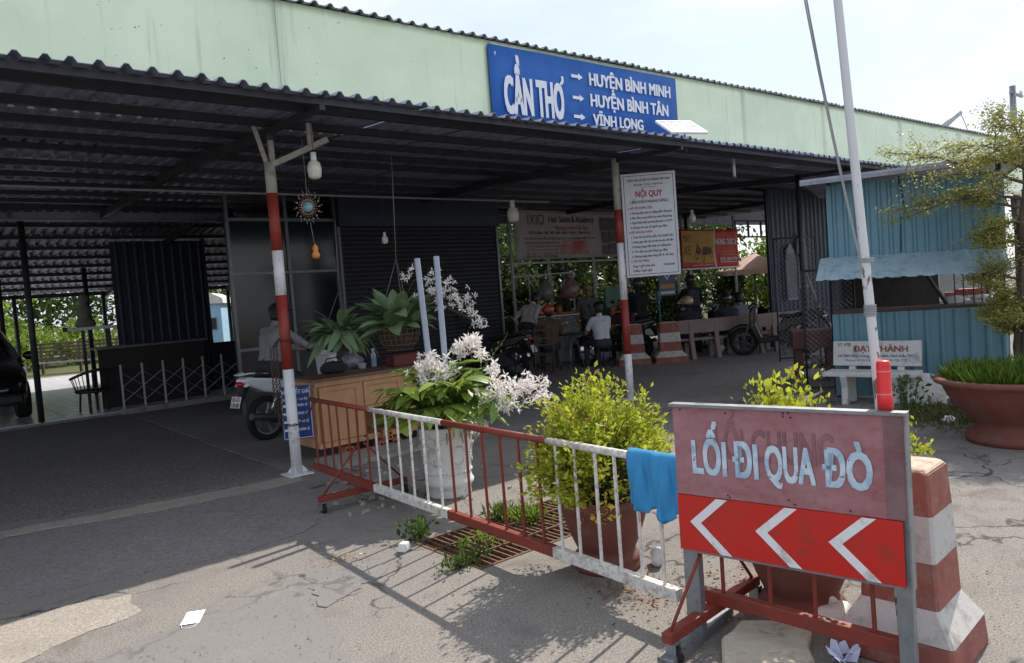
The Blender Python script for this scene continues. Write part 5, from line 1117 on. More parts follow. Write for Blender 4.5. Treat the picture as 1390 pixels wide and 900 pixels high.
obj('counter_front', MB().box((.4,-.9,.6),(1.9,.06,1.1)), mat('counter_dark', lin(46,40,40), .7), pa); obj('counter_top', MB().box((.4,-.75,1.17),(2.0,.5,.04)), mat('counter_grey', lin(110,108,110), .5), pa)
obj('low_wall', MB().box((2.4,0,.55),(1.3,.06,1.0)), NAVY, pa); obj('window_frame', MB().box((1.79,0,1.7),(.06,.08,3.2)).box((2.42,0,1.7),(.05,.06,1.4)), STEEL, pa)
# folding gate
fg = thing('folding_gate', 'low folding scissor lattice gate across the lane side', 'gate', (2.95,14.42,0)); n = 6; wd = 2.1
for i in range(n+1): obj('upright', MB().box((wd*i/n,0,.45),(.03,.03,.86)), LPOST, fg)
for i in range(n):
    for z in (.22,.48): obj('lattice_strip', MB().beam((wd*i/n,-.018,z),(wd*(i+1)/n,-.018,z+.26),.006,.022,up=(0,1,0)), LPOST, fg); obj('lattice_strip', MB().beam((wd*i/n,.018,z+.26),(wd*(i+1)/n,.018,z),.006,.022,up=(0,1,0)), GALV, fg)
mb = MB().box((wd/2,0,.05),(wd+.1,.12,.10)); obj('kerb_sill', mb, CONC, fg)
# shrine shelf with statue, rattan chair
s = thing('shrine_shelf', 'white shrine shelf on a stand at the lane end', 'shelf', (2.95,16.6,0), rad(-10)); obj('shelf_board', MB().box((0,0,1.56),(.95,.35,.06)), WHITE, s); obj('stand', MB().box((-.15,0,.78),(.06,.06,1.5)).box((.3,0,.78),(.06,.06,1.5)), STEEL, s); obj('dark_cap', MB().box((-.44,-.0,1.565),(.08,.36,.09)), BLACK, s)
s = thing('statue', 'small seated pale statue on the shrine shelf', 'statue', (2.86,16.6,1.59)); mb = MB(); mb.lathe([(0,0),(.16,0),(.19,.06),(.15,.14),(.12,.22),(.14,.30),(.11,.40),(.05,.44),(.06,.47),(.09,.53),(.085,.6),(.04,.66),(0,.67)],18); obj('figure', mb, mat('statue_stone', lin(120,116,108), .7, var=.2, vsc=9), s); obj('robe_fold', MB().tube([(-.13,-.1,.1),(0,-.17,.16),(.13,-.1,.1)],.04,8), mat('statue_stone',(0,0,0)), s)
s = thing('rattan_chair', 'dark rattan armchair before the shrine shelf', 'chair', (2.62,15.2,0), rad(200)); RAT = mat('rattan', lin(52,42,36), .7, var=.3, vsc=14)
obj('seat', MB().lathe([(0,.40),(.26,.40),(.29,.43),(.26,.46),(0,.46)],20), RAT, s)
mb = MB()
for k in range(17): a = rad(-110+220*k/16); mb.tube([(.27*math.sin(a),.27*math.cos(a),.44),(.33*math.sin(a),.33*math.cos(a),.66+.16*math.cos(a/2)**4)],.008,5)
obj('backrest', mb, RAT, s); obj('arm_rail', MB().tube([(.33*math.sin(rad(a)),.33*math.cos(rad(a)),.66+.16*math.cos(rad(a)/2)**4) for a in range(-120,121,15)],.025,7), RAT, s)
for a in (45,135,225,315): obj('leg', MB().tube([(.2*math.cos(rad(a)),.2*math.sin(rad(a)),.41),(.24*math.cos(rad(a)),.24*math.sin(rad(a)),0)],.018,7), RAT, s)
# lamps and hanging ornaments
GLOW = mat('milky_glass', lin(206,204,190), .3, var=.04)
def lampbulb(label, p, top, sc=1.0):
    s = thing('hanging_lamp', label, 'lamp', p, 0, 'hanging lamps'); obj('shade', MB().lathe([(0,0),(.03*sc,.0),(.055*sc,.02*sc),(.062*sc,.09*sc),(.05*sc,.14*sc),(.025*sc,.16*sc),(.025*sc,.165*sc)],18), GLOW, s); obj('cap', MB().lathe([(.026*sc,.16*sc),(.026*sc,.23*sc),(0,.23*sc)],14), WHITE, s); obj('cord', MB().tube([(0,0,.22*sc),Vector((0,0,top-p[2]))],.003,5), BLACK, s)
lampbulb('white glass jar lamp hanging by the left striped post', dp(428,243,6.75), 3.38, 1.05); lampbulb('white lamp hanging at the salon banner corner', dp(697,302,11.5), 3.5, 1.5); lampbulb('tiny clear bulb hanging before the rolling shutter', dp(523,331,9.5), 3.55, .65); lampbulb('small bulb hanging beyond the notice board', dp(940,302,13.5), 3.55, 1.0)
s = thing('fluorescent_tube', 'short white light stick hanging under the canopy right of notice board', 'lamp', dp(997,240,11.0)); obj('tube_body', MB().tube([(0,0,0),(0,0,.28)],.022,10), WHITE, s); obj('end_cap', MB().tube([(0,0,-.02),(0,0,.01)],.027,10), GALV, s); obj('hanger', MB().tube([(0,0,.28),(0,0,.45)],.003,4), BLACK, s)
dc = thing('beaded_ornament', 'round beaded mirror ornament with orange gourd hanging by left post', 'ornament', dp(418,281,6.8), rad(-40)); ORN = mat('bead_mix', lin(150,132,120), .5, var=.6, vsc=40)
obj('mirror', MB().lathe([(0,0),(.045,0),(.05,.008),(0,.008)],20,R=Matrix.Rotation(rad(90),3,'X')), mat('ornament_teal', lin(120,160,160), .2), dc); mb = MB()
for ring, (rr_, nn, sz) in enumerate(((.06,18,.010),(.08,22,.011),(.105,16,.009))):
    for k in range(nn): a = 2*math.pi*k/nn; mb.ell((rr_*math.cos(a),0,rr_*1.12*math.sin(a)),(sz,sz,sz),6,4,mi=ring%2)
obj('bead_ring', mb, [ORN, mat('bead_brown', lin(92,56,44), .5)], dc)
mb = MB()
for k in range(14): a = 2*math.pi*k/14; mb.tube([(.11*math.cos(a),0,.12*math.sin(a)),(.135*math.cos(a+.1),.004,.16*math.sin(a+.1))],.003,4)
obj('fringe', mb, mat('thread_blue', lin(110,120,140), .8), dc); obj('string', MB().tube([(0,0,.12),(0,0,.62)],.002,4).tube([(.01,0,-.14),(.03,0,-.34)],.002,4), LINE, dc)
obj('gourd', MB().lathe([(0,0),(.03,.005),(.04,.035),(.022,.07),(.028,.095),(.018,.12),(.006,.135),(0,.14)],14,(.035,0,-.48)), mat('gourd_orange', lin(206,128,54), .4), dc)
# chain on the left post
ch = thing('steel_chain', 'rusty chain looped round the left striped post', 'chain', (2.87,6.9,0)); CH = mat('chain_rust', lin(96,80,70), .6, .5, var=.3, vsc=30)
def links(path, par, step=.028):
    pts = [Vector(p) for p in path]; seg = [(pts[i+1]-pts[i]).length for i in range(len(pts)-1)]; tot = sum(seg); n = int(tot/step); mb = MB()
    for k in range(n):
        d_ = tot*(k+.5)/n; i = 0
        while d_ > seg[i]: d_ -= seg[i]; i += 1
        c = pts[i].lerp(pts[i+1], d_/seg[i]); t = (pts[i+1]-pts[i]).normalized(); q = t.to_track_quat('X','Z').to_matrix() @ Matrix.Rotation(rad(90)*(k%2),3,'X')
        mb.tube([c+q@Vector((.021*math.cos(a),.011*math.sin(a),0)) for a in [2*math.pi*j/8 for j in range(9)]],.0035,4,cap=False)
    obj('chain_run', mb, CH, par)
cam_l = Vector((-.77,.64,0))
ring = [(.06*math.cos(a),.06*math.sin(a),1.33+.01*math.sin(a)) for a in [2*math.pi*i/16 for i in range(17)]]; links(ring, ch)
for k, z in ((.10,.45),(.13,.50),(.16,.62)): links([cam_l*.06+Vector((-.02,-.02,1.33)), cam_l*k+Vector((0,-.02,1.24)), cam_l*(k+.005)+Vector((0,-.02,z))], ch)
links([(.06*math.cos(a),.06*math.sin(a),.50) for a in [2*math.pi*i/16 for i in range(17)]], ch); links([(.06,-.02,.50),(.2,.1,.56),(.42,.38,.62)], ch)

# ------------------------------------------------------------------ motorbikes
BWHITE = mat('scooter_white', lin(214,216,220), .25, var=.04, coat=.4); BDARK = mat('bike_black', lin(26,26,30), .25, var=.1, coat=.5); LAMPR = mat('lamp_red', lin(190,30,28), .25); LAMPW = mat('lamp_clear', lin(220,222,226), .15)
def motorbike(label, loc, rz, bm_, plate=None, steer=.0):
    s = thing('motorbike', label, 'motorbike', loc, rz, 'parked motorbikes')
    RX_ = Matrix.Rotation(rad(90),3,'X')
    for x in (0,1.24):
        w = obj('wheel', MB().lathe([(.03,-.05),(.03,.05)],12,(x,0,.285),R=RX_).lathe([(0,-.05),(.03,-.05)],12,(x,0,.285),R=RX_).lathe([(.03,.05),(0,.05)],12,(x,0,.285),R=RX_), STEEL, s)
        obj('tyre', MB().lathe([(.205,-.035),(.235,-.045),(.265,-.04),(.283,-.015),(.283,.015),(.265,.04),(.235,.045),(.205,.035)],28,(x,0,.285),R=RX_), RUBBER, w)
        mb = MB().lathe([(.205,-.03),(.19,-.03),(.19,.03),(.205,.03)],28,(x,0,.285),R=RX_)
        for k in range(5): a = 2*math.pi*k/5; mb.beam((x+.02*math.cos(a),0,.285+.02*math.sin(a)),(x+.195*math.cos(a),0,.285+.195*math.sin(a)),.03,.028,up=(0,1,0))
        obj('rim', mb, GALV if bm_ == BWHITE else STEEL, w)
    def side(name, prof, y, m, bev=.02, taper=None): return obj(name, MB().prism([(a,-y,b) for a,b in prof],(0,2*y,0)), m, s, bev=bev, seg=3)
    side('rear_cowl',[(-.34,.80),(-.30,.74),(-.05,.62),(.30,.55),(.52,.40),(.60,.44),(.54,.62),(.46,.73),(.0,.80),(-.28,.84)],.11,bm_,.035)
    side('seat',[(-.22,.82),(.45,.73),(.58,.76),(.50,.81),(.28,.80),(.05,.87),(-.2,.89)],.12,BLACK,.03)
    side('engine',[(.0,.22),(.30,.20),(.55,.26),(.55,.44),(.30,.50),(.05,.36)],.085,STEEL,.02); side('floor_board',[(.45,.28),(.92,.25),(1.0,.33),(.90,.37),(.55,.38)],.14,BLACK,.02)
    side('leg_shield',[(.86,.34),(.98,.30),(1.10,.58),(1.10,.86),(1.02,1.00),(.95,.98),(.98,.66)],.17,bm_,.03); side('rear_mudguard',[(-.40,.50),(-.36,.50),(-.22,.72),(-.05,.66),(-.1,.74),(-.30,.76)],.05,BLACK,.01)
    obj('front_fender', MB().tube([(1.24+.31*math.cos(a),0,.285+.31*math.sin(a)) for a in [rad(20+14*k) for k in range(10)]],[.02]+[.055]*8+[.02],8), bm_, s)
    for y in (-.075,.075): obj('fork', MB().tube([(1.24,y,.285),(1.06,y,.80)],.018,8), GALV, s)
    for y in (-.09,): obj('shock', MB().tube([(.0,y,.30),(.12,y,.62)],.022,8), CHROME, s)
    obj('exhaust', MB().tube([(.55,-.10,.24),(.25,-.13,.22),(.10,-.15,.28),(-.32,-.16,.36)],[.02,.025,.05,.045],10), STEEL, s)
    hb = obj('handlebar', MB().tube([(.93,-.34,1.04),(.98,-.2,1.05),(1.0,0,1.02),(.98,.2,1.05),(.93,.34,1.04)],.013,8).tube([(.93,-.34,1.04),(.945,-.24,1.045)],.02,8).tube([(.93,.34,1.04),(.945,.24,1.045)],.02,8), BLACK, s)
    side('handlebar_cover',[(.92,.96),(1.10,.92),(1.12,1.0),(1.02,1.08),(.92,1.06)],.13,bm_,.03)
    for y in (-.26,.26): mr = obj('mirror', MB().ell((1.0,y*1.35,1.24),(.02,.065,.04),12,8), BLACK, s); obj('mirror_stem', MB().tube([(.97,y*.9,1.05),(1.0,y*1.25,1.21)],.006,6), BLACK, mr)
    obj('headlight', MB().ell((1.10,0,.93),(.05,.10,.05),14,8), LAMPW, s); tl = obj('tail_light', MB().ell((-.335,0,.755),(.03,.075,.032),14,8), LAMPR, s); obj('reflector', MB().box((-.385,0,.62),(.012,.05,.035)), LAMPR, s)
    for y in (-.09,.09): obj('indicator', MB().ell((-.30,y,.735),(.045,.025,.02),10,6), LAMPW, s)
    obj('grab_rail', MB().tube([(.0,-.11,.85),(-.25,-.10,.88),(-.36,-.05,.87),(-.36,.05,.87),(-.25,.10,.88),(.0,.11,.85)],.011,8), bm_, s)
    pl_ = obj('licence_plate', MB().box((0,0,0),(.19,.004,.14)), WHITE, s, (-.41,0,.545), (rad(-18),0,rad(-90)))
    if plate:
        mb = MB(); text(mb,plate[0],0,.008,.05,.14,.02,-.0035,align='c'); text(mb,plate[1],0,-.06,.05,.16,.02,-.0035,align='c'); obj('plate_lettering', mb, INKK, pl_)
    obj('side_stand', MB().tube([(.5,.10,.28),(.46,.22,.01)],.011,6), STEEL, s); return s
MB1 = (3.46,9.12,0)
motorbike('white scooter with rider and number plate behind the left striped post', MB1, rad(14), BWHITE, ('83-G1','120.80'))
b2 = motorbike('black motorbike parked at the right end of bench row', (13.80,7.45,0), rad(117), BDARK)
def bike(label, loc, rz): b = dup(b2, loc, rz, label); return b
bike('dark motorbike parked beside the striped concrete blocks', (12.15,10.35,0), rad(155)); bike('dark motorbike standing before the shutter near orange helmet customer', (9.1,10.9,0), rad(110)); bike('motorbike carrying the rider in black hooded jacket', (13.0,11.0,0), rad(60)); bike('motorbike carrying the rider with backpack', (14.3,10.5,0), rad(50))

# ------------------------------------------------------------------ people
def person(label, loc, rz, pose, shirt, pants, skin=(150,108,84), head=None, headcol=None, lean=.0, hz=.46, arms=None, sleeve=False, H=1.0, shoe=(40,36,34), vest=None):
    s = thing('person', label, 'person', loc, rz); C = []
    k = H
    def cap(a, b, ra, rb, tg): C.append((np.array(a,float)*k, np.array(b,float)*k, ra*k, rb*k, tg))
    if pose == 'stand': hz = .84; knee = [(.02,y*.11,.46) for y in (-1,1)]; ank = [(-.02,y*.12,.08) for y in (-1,1)]
    elif pose == 'ride': hz = .86; knee = [(.38,y*.19,.66) for y in (-1,1)]; ank = [(.36,y*.19,.32) for y in (-1,1)]
    else: knee = [(.43,y*.13,hz+.05) for y in (-1,1)]; ank = [(.40,y*.14,.08) for y in (-1,1)]
    l = lean
    up = lambda h, x=0.: (x+math.sin(l)*h, 0, hz+.06+math.cos(l)*h)
    off = lambda p, y: (p[0], p[1]+y, p[2])
    pv, ws, chs, sh_, nk, hd = up(0), up(.18), up(.36,-.01), up(.46,-.01), up(.55,.0), up(.68,.03)
    cap(off(pv,-.07),off(pv,.07),.125,.125,'pants'); cap(off(pv,-.06),off(ws,-.06),.115,.105,'shirt'); cap(off(pv,.06),off(ws,.06),.115,.105,'shirt'); cap(off(ws,-.06),off(chs,-.08),.105,.118,'shirt'); cap(off(ws,.06),off(chs,.08),.105,.118,'shirt'); cap(off(chs,-.08),off(chs,.08),.115,.115,'shirt'); cap(off(sh_,-.16),off(sh_,.16),.068,.068,'shirt'); cap(off(chs,0),nk,.09,.058,'shirt')
    cap(nk,hd,.052,.052,'skin')
    hdv = np.array(hd); cap(hdv+(-.015,0,.02),hdv+(.01,0,.03),.098,.092,'skin'); cap(hdv+(.03,0,-.05),hdv+(.045,0,-.075),.062,.048,'skin'); cap(hdv+(.095,0,.01),hdv+(.112,0,-.018),.012,.017,'skin')
    for y in (-1,1): cap(hdv+(-.005,y*.09,.015),hdv+(-.012,y*.092,-.02),.018,.014,'skin')
    for i, y in enumerate((-1,1)):
        hip = off(pv,y*.09); cap(hip,knee[i],.092,.068,'pants'); cap(knee[i],ank[i],.064,.045,'pants'); cap(ank[i],(ank[i][0]+.16,ank[i][1]*1.1,.045 if pose != 'ride' else ank[i][2]-.04),.044,.036,'shoe')
        shd = off(sh_,y*.185)
        if arms: el, wr = arms[i]
        elif pose == 'ride': el, wr = (.40,y*.30,hz+.28), (.70,y*.29,hz+.22)
        elif pose == 'stand': el, wr = (-.02,y*.27,hz+.24), (.10,y*.25,hz+.02)
        else: el, wr = (.14+math.sin(l)*.3,y*.26,hz+.26), (.38,y*.16,hz+.24)
        el = np.array(el,float); wr = np.array(wr,float)
        mid = np.array(shd)*.35+el*.65
        cap(shd,mid,.062,.055,'shirt'); cap(mid,el,.046,.043,'shirt' if sleeve else 'skin'); cap(el,wr,.043,.03,'shirt' if sleeve else 'skin')
        d_ = wr-el; d_ /= np.linalg.norm(d_); pl_ = wr+d_*.05; cap(wr,pl_,.028,.034,'skin'); lat = np.cross(d_,[0,0,1.]); lat /= max(1e-6,np.linalg.norm(lat)); dn = np.array([0,0,-1.])
        for q in range(4):
            b_ = pl_+lat*(q-1.5)*.02+d_*.02; m_ = b_+d_*(.035-.004*abs(q-1.3))+dn*.012; cap(b_,m_,.011,.010,'skin'); cap(m_,m_+d_*.018+dn*.026,.010,.008,'skin')
        cap(wr+d_*.015-lat*y*.028,wr+d_*.055-lat*y*.055+dn*.01,.012,.009,'skin')
    mb = MB()
    for (a,b,ra,rb,tg) in C:
        a_, b_ = Vector(a), Vector(b); L = (b_-a_).length
        if L < 1e-4: b_ = a_+Vector((0,0,1e-3))
        t = (b_-a_).normalized(); n_ = 6; pts = []; rs = []
        for i in range(n_): th = math.pi/2*(1-i/n_); pts.append(a_-t*ra*math.sin(th)); rs.append(max(.0008,ra*math.cos(th)))
        pts.append(a_); rs.append(ra); pts.append(b_); rs.append(rb)
        for i in range(1,n_+1): th = math.pi/2*i/n_; pts.append(b_+t*rb*math.sin(th)); rs.append(max(.0008,rb*math.cos(th)))
        mb.tube(pts,rs,12)
    o = obj('body', mb, [], s); md = o.modifiers.new('r','REMESH'); md.mode = 'VOXEL'; md.voxel_size = .0125; sm = o.modifiers.new('s','SMOOTH'); sm.iterations = 3; sm.factor = .5
    bpy.context.view_layer.update(); me = bpy.data.meshes.new_from_object(o.evaluated_get(bpy.context.evaluated_depsgraph_get())); old = o.data; o.modifiers.clear(); o.data = me; bpy.data.meshes.remove(old)
    cs = np.empty(len(me.polygons)*3); me.polygons.foreach_get('center', cs); cs = cs.reshape(-1,3); best = np.full(len(cs),1e9); idx = np.zeros(len(cs),int); names = ['skin','shirt','pants','shoe','eye']
    for (a,b,ra,rb,tg) in C:
        ab = b-a; t = np.clip(((cs-a)@ab)/max(1e-9,ab@ab),0,1); dd = np.linalg.norm(cs-(a+t[:,None]*ab),axis=1)-(ra+(rb-ra)*t); m_ = dd < best; best[m_] = dd[m_]; idx[m_] = names.index(tg)
    for y in (-1,1): idx[np.linalg.norm(cs-(hdv*k+np.array((.088,y*.034,.022))*k),axis=1) < .014] = 4
    idx[np.linalg.norm((cs-(hdv*k+np.array((.098,0,-.058))*k))/np.array([1,2.2,.6]),axis=1) < .012] = 4
    cl = lambda c: '_'.join(str(v) for v in c)
    sk = mat('skin_'+cl(skin), lin(*skin), .55, var=.08); sm_ = mat('cloth_'+cl(shirt), lin(*shirt), .85, var=.14, vsc=7, bump=.35, bsc=14); pm_ = mat('cloth_'+cl(pants), lin(*pants), .85, var=.14, vsc=7, bump=.35, bsc=14)
    for m in (sk, sm_, pm_, mat('cloth_'+cl(shoe), lin(*shoe), .6), BLACK): me.materials.append(m)
    me.polygons.foreach_set('material_index', idx.astype(np.int32)); me.polygons.foreach_set('use_smooth', np.ones(len(idx),bool)); me.update()
    hv = Vector(hdv*k)
    obj('hair', MB().ell(hv+Vector((-.018,0,.03))*k,(.108*k,.10*k,.112*k),18,10,z0=-.25).ell(hv+Vector((-.045,0,-.02))*k,(.075*k,.088*k,.08*k),14,8,z0=-.9), mat('hair', lin(24,22,22), .5, var=.2, vsc=40), s)
    if head == 'helmet':
        hm = obj('helmet', MB().ell(hv+Vector((-.005,0,.045))*k,(.145*k,.128*k,.125*k),22,10,z0=-.35), mat('helmet_'+cl(headcol), lin(*headcol), .25, var=.05, coat=.4), s); obj('visor', MB().prism([hv+Vector((.11,-.10,.05)),hv+Vector((.20,-.06,.045)),hv+Vector((.20,.06,.045)),hv+Vector((.11,.10,.05))],(0,0,.012)), BLACK, hm)
    elif head == 'cap':
        hm = obj('cap', MB().ell(hv+Vector((-.01,0,.05))*k,(.122*k,.112*k,.10*k),20,8,z0=-.1), mat('helmet_'+cl(headcol), lin(*headcol), .8), s); obj('brim', MB().prism([hv+Vector((.09,-.085,.05)),hv+Vector((.19,-.05,.035)),hv+Vector((.19,.05,.035)),hv+Vector((.09,.085,.05))],(0,0,.01)), mat('helmet_'+cl(headcol), (0,0,0)), hm)
    if vest: 
        c = Vector(chs)*k+Vector((-.15,0,-.06)); obj('backpack', MB().box(c,(.14,.30,.40),taper=.8), mat('cloth_'+cl(vest), lin(*vest), .8), s, bev=.04, seg=3)
    return s
def stool(label, loc, h=.44, rz=0):
    s = thing('stool', label, 'stool', loc, rz, 'small metal stools'); obj('seat', MB().lathe([(0,h),(.16,h),(.165,h-.02),(0,h-.03)][::-1],18), STEEL, s)
    for a in (45,135,225,315): obj('leg', MB().tube([(.11*math.cos(rad(a)),.11*math.sin(rad(a)),h-.02),(.17*math.cos(rad(a)),.17*math.sin(rad(a)),0)],.011,6), STEEL, s)
c14, s14 = math.cos(rad(14)), math.sin(rad(14))
person('scooter rider in pale grey jacket and dark cap behind left post', (MB1[0]+.10*c14,MB1[1]+.10*s14,0), rad(14), 'ride', (132,132,138), (46,48,60), head='cap', headcol=(30,30,34), lean=.28, sleeve=True)
person('customer in white long sleeves leaning over by the stall left side', (10.15,11.75,0), rad(10), 'stand', (188,182,180), (50,48,52), lean=.55, sleeve=True, H=1.0)
person('seated customer in brown shirt and orange helmet', (9.95,10.80,0), rad(55), 'sit', (92,74,58), (56,50,48), head='helmet', headcol=(176,70,40), lean=.06); stool('stool under the customer with orange helmet', (9.95,10.80,0))
person('seated customer in white t-shirt seen from behind', (10.72,10.12,0), rad(75), 'sit', (204,206,214), (48,58,74), lean=.12); stool('stool under the customer in white t-shirt', (10.72,10.12,0))
person('food seller in tan cap standing behind the stall', (12.05,11.75,0), rad(230), 'stand', (92,90,92), (50,50,56), head='cap', headcol=(150,126,100), H=.98, lean=.1)
person('man in black t-shirt standing by the parked motorbike', (12.95,11.35,0), rad(215), 'stand', (36,36,40), (44,44,50), H=.93, arms=[((.16,-.25,1.02),(.34,-.08,1.0)),((.16,.25,1.02),(.34,.08,1.0))])
person('rider in black hooded jacket and dark helmet behind the bench', (13.05,11.09,0), rad(60), 'ride', (30,30,36), (40,42,52), head='helmet', headcol=(60,60,66), lean=.12, sleeve=True)
person('passenger in tan helmet seated on the concrete bench', (12.62,9.42,0), rad(58), 'sit', (34,34,42), (44,44,52), head='helmet', headcol=(176,150,120), lean=.05, hz=.40, sleeve=True)
person('rider in dark jacket with grey backpack and black helmet', (14.36,10.58,0), rad(50), 'ride', (34,36,46), (44,46,56), head='helmet', headcol=(44,44,48), lean=.2, sleeve=True, vest=(66,66,78))
person('passenger in checked shirt seated at the right bench', (14.0,9.05,0), rad(62), 'sit', (112,110,116), (60,60,66), lean=.15, hz=.42)
person('passenger in navy jacket and black helmet on the middle bench', (13.42,9.02,0), rad(60), 'sit', (38,42,58), (44,46,54), head='helmet', headcol=(36,36,40), lean=.08, hz=.40, sleeve=True)
person('bareheaded customer in dark red shirt seated behind the striped blocks', (12.35,10.95,0), rad(200), 'sit', (78,44,44), (46,46,52), lean=.1, hz=.44); stool('stool under the customer in dark red shirt', (12.35,10.95,0))
bike('dark motorbike parked behind the right end of bench row', (15.5,9.7,0), rad(150)); bike('dark motorbike parked under the red shop banner', (15.9,11.6,0), rad(200))
# ------------------------------------------------------------------ concrete benches in the waiting area
DB = mat('old_bench', lin(142,124,118), .85, var=.15, vsc=6, bump=.2)
bn = thing('concrete_bench', 'brownish concrete bench seen from behind, left of the row', 'bench', (12.25,9.38,0), rad(-32), 'concrete benches in a row')
obj('seat', MB().box((.45,.20,.40),(1.0,.36,.055)), DB, bn, bev=.01); obj('backrest', MB().box((.45,0,.67),(.98,.05,.28)), DB, bn, bev=.01)
for x in (.18,.72): obj('leg', MB().prism([(x,-.14,0),(x,-.03,0),(x,.02,.3),(x,.03,.80),(x,-.03,.80),(x,-.05,.4)],(.09,0,0)), DB, bn, bev=.008); obj('leg', MB().prism([(x,.28,0),(x,.38,0),(x,.34,.38),(x,.26,.38)],(.09,0,0)), DB, bn, bev=.008)
dup(bn, (13.12,8.92,0), rad(-32), 'brownish concrete bench in the middle of the bench row'); dup(bn, (13.95,8.52,0), rad(-30), 'brownish concrete bench at the right end of the row')
# table, chairs, food stall
s = thing('round_table', 'small dark round table beside the customer in white t-shirt', 'table', (10.45,10.75,0)); obj('top', MB().lathe([(0,.70),(.36,.70),(.37,.715),(.36,.73),(0,.73)],28), STEEL, s)
for a in (40,130,220,310): obj('leg', MB().tube([(.1*math.cos(rad(a)),.1*math.sin(rad(a)),.70),(.26*math.cos(rad(a)),.26*math.sin(rad(a)),0)],.012,6), GALV, s)
ckc = thing('metal_chair', 'dark metal chair with slatted back near the orchid', 'chair', (9.3,10.35,0), rad(60)); obj('seat', MB().box((0,0,.44),(.4,.4,.03)), STEEL, ckc, bev=.01)
for (x,y) in ((-.18,-.18),(-.18,.18)): obj('leg', MB().tube([(x,y,0),(x,y,.44),(x-.06,y,.92)],.012,6), RUSTS, ckc)
for (x,y) in ((.18,-.18),(.18,.18)): obj('leg', MB().tube([(x,y,0),(x,y,.44)],.012,6), RUSTS, ckc)
for z in (.62,.75,.9): obj('back_slat', MB().box((-.18-.06*(z-.44)/.48,0,z),(.012,.36,.03)), STEEL, ckc)
fs_ = thing('food_stall', 'small food stall with red edged glass counter and bags', 'stall', (11.35,12.15,0), rad(-40)); obj('cart_body', MB().box((0,0,.4),(1.05,.5,.75)), mat('stall_grey', lin(126,128,132), .4, .3, var=.2), fs_); obj('glass_case', MB().box((0,.0,.93),(1.0,.45,.28)), glassmat('case_glass', lin(150,160,160), .05, .35), fs_)
obj('red_counter', MB().box((0,0,1.09),(1.1,.52,.04)), mat('stall_red', lin(150,52,36), .5), fs_); obj('white_edge', MB().box((0,-.262,1.06),(1.1,.012,.02)), WHITE, fs_)
for x in (-.5,.5): obj('stall_post', MB().box((x,.2,1.55),(.03,.03,.95)), LPOST, fs_)
obj('stall_bar', MB().box((0,.2,2.0),(1.1,.03,.03)), LPOST, fs_)
for k, (x, c, l) in enumerate(((-.16,(110,116,104),'left plastic bag of greens hung on the food stall'),(.40,(136,104,98),'right plastic bag of pink snacks hung on the food stall'))):
    p_ = Matrix.Rotation(rad(-40),3,'Z') @ Vector((x,.12,1.42)); s = thing('hanging_bag', l, 'bag', Vector((11.35,12.15,0))+p_, rad(-40)); mb = MB(); mb.lathe([(0,0),(.12,.0),(.2,.06),(.22,.18),(.17,.34),(.08,.44),(.04,.47)],14); rr_ = random.Random(k); mb.v = [(a+rr_.gauss(0,.012),b+rr_.gauss(0,.012),c_+rr_.gauss(0,.012)) for a,b,c_ in mb.v]; obj('bag_skin', mb, mat('bagfill_%d'%k, lin(*c), .35, var=.5, vsc=12), s); obj('knot', MB().tube([(0,0,.46),(0,.04,.56)],[.06,.015],8), mat('bagfill_%d'%k,(0,0,0)), s)
for k, (x, c, l) in enumerate(((-.3,(190,150,60),'yellow sauce jar on the food stall counter'),(-.1,(190,60,50),'red snack tub on the food stall counter'),(.12,(150,90,50),'brown snack tray on the food stall counter'))):
    p_ = Matrix.Rotation(rad(-40),3,'Z') @ Vector((x,-.05,1.11)); s = thing('food_jar', l, 'jar', Vector((11.35,12.15,0))+p_); obj('jar_wall', MB().lathe([(0,0),(.07,0),(.075,.02),(.075,.13),(.05,.16),(0,.16)],14), mat('jar_%d'%k, lin(*c), .4), s); obj('jar_lid', MB().lathe([(.052,.16),(.052,.185),(0,.185)],14), RED if k else WHITE, s)
# teal cooler, blue fan by the rider
s = thing('teal_bin', 'teal plastic bin between the bench riders', 'bin', (13.75,10.2,0)); obj('bin_body', MB().lathe([(0,0),(.2,0),(.25,.78),(.27,.8),(.25,.8),(.0,.76)],20), mat('teal', lin(40,86,96), .5), s); obj('bin_handle', MB().tube([(-.2,0,.8),(0,0,.9),(.2,0,.8)],.01,6), GALV, s)
s = thing('blue_fan', 'light blue standing fan behind the bench', 'fan', (14.4,11.6,0), rad(-130)); FB = mat('fan_blue', lin(110,180,200), .4); obj('stand', MB().lathe([(0,0),(.18,0),(.18,.03),(.02,.05),(.018,1.1),(0,1.1)],16), FB, s); mb = MB()
for k in range(3): a = k*2.09; mb.prism([(0,0,1.25),(.08*math.cos(a-.5),.0,1.25+.08*math.sin(a-.5)),(.2*math.cos(a-.2),.03,1.25+.2*math.sin(a-.2)),(.2*math.cos(a+.4),-.02,1.25+.2*math.sin(a+.4))],(0,.006,0))
obj('blades', mb, FB, s); mb = MB()
for rr_ in (.08,.15,.22): mb.tube([(rr_*math.cos(a),-.06,1.25+rr_*math.sin(a)) for a in [2*math.pi*i/20 for i in range(21)]],.004,4)
obj('grille', mb, FB, s)
# green vendor panel behind the man in black
s = thing('vendor_panel', 'green and orange vendor panel behind the man in black', 'panel', (14.0,12.75,0)); obj('panel', MB().box((0,0,1.35),(.55,.03,.5)), mat('panel_green', lin(90,130,110), .6), s); obj('orange_panel', MB().box((.1,0,.98),(.4,.028,.2)), mat('panel_orange', lin(190,96,60), .6), s); obj('stand', MB().box((-.2,.03,.55),(.03,.03,1.1)).box((.22,.03,.55),(.03,.03,1.1)), STEEL, s)
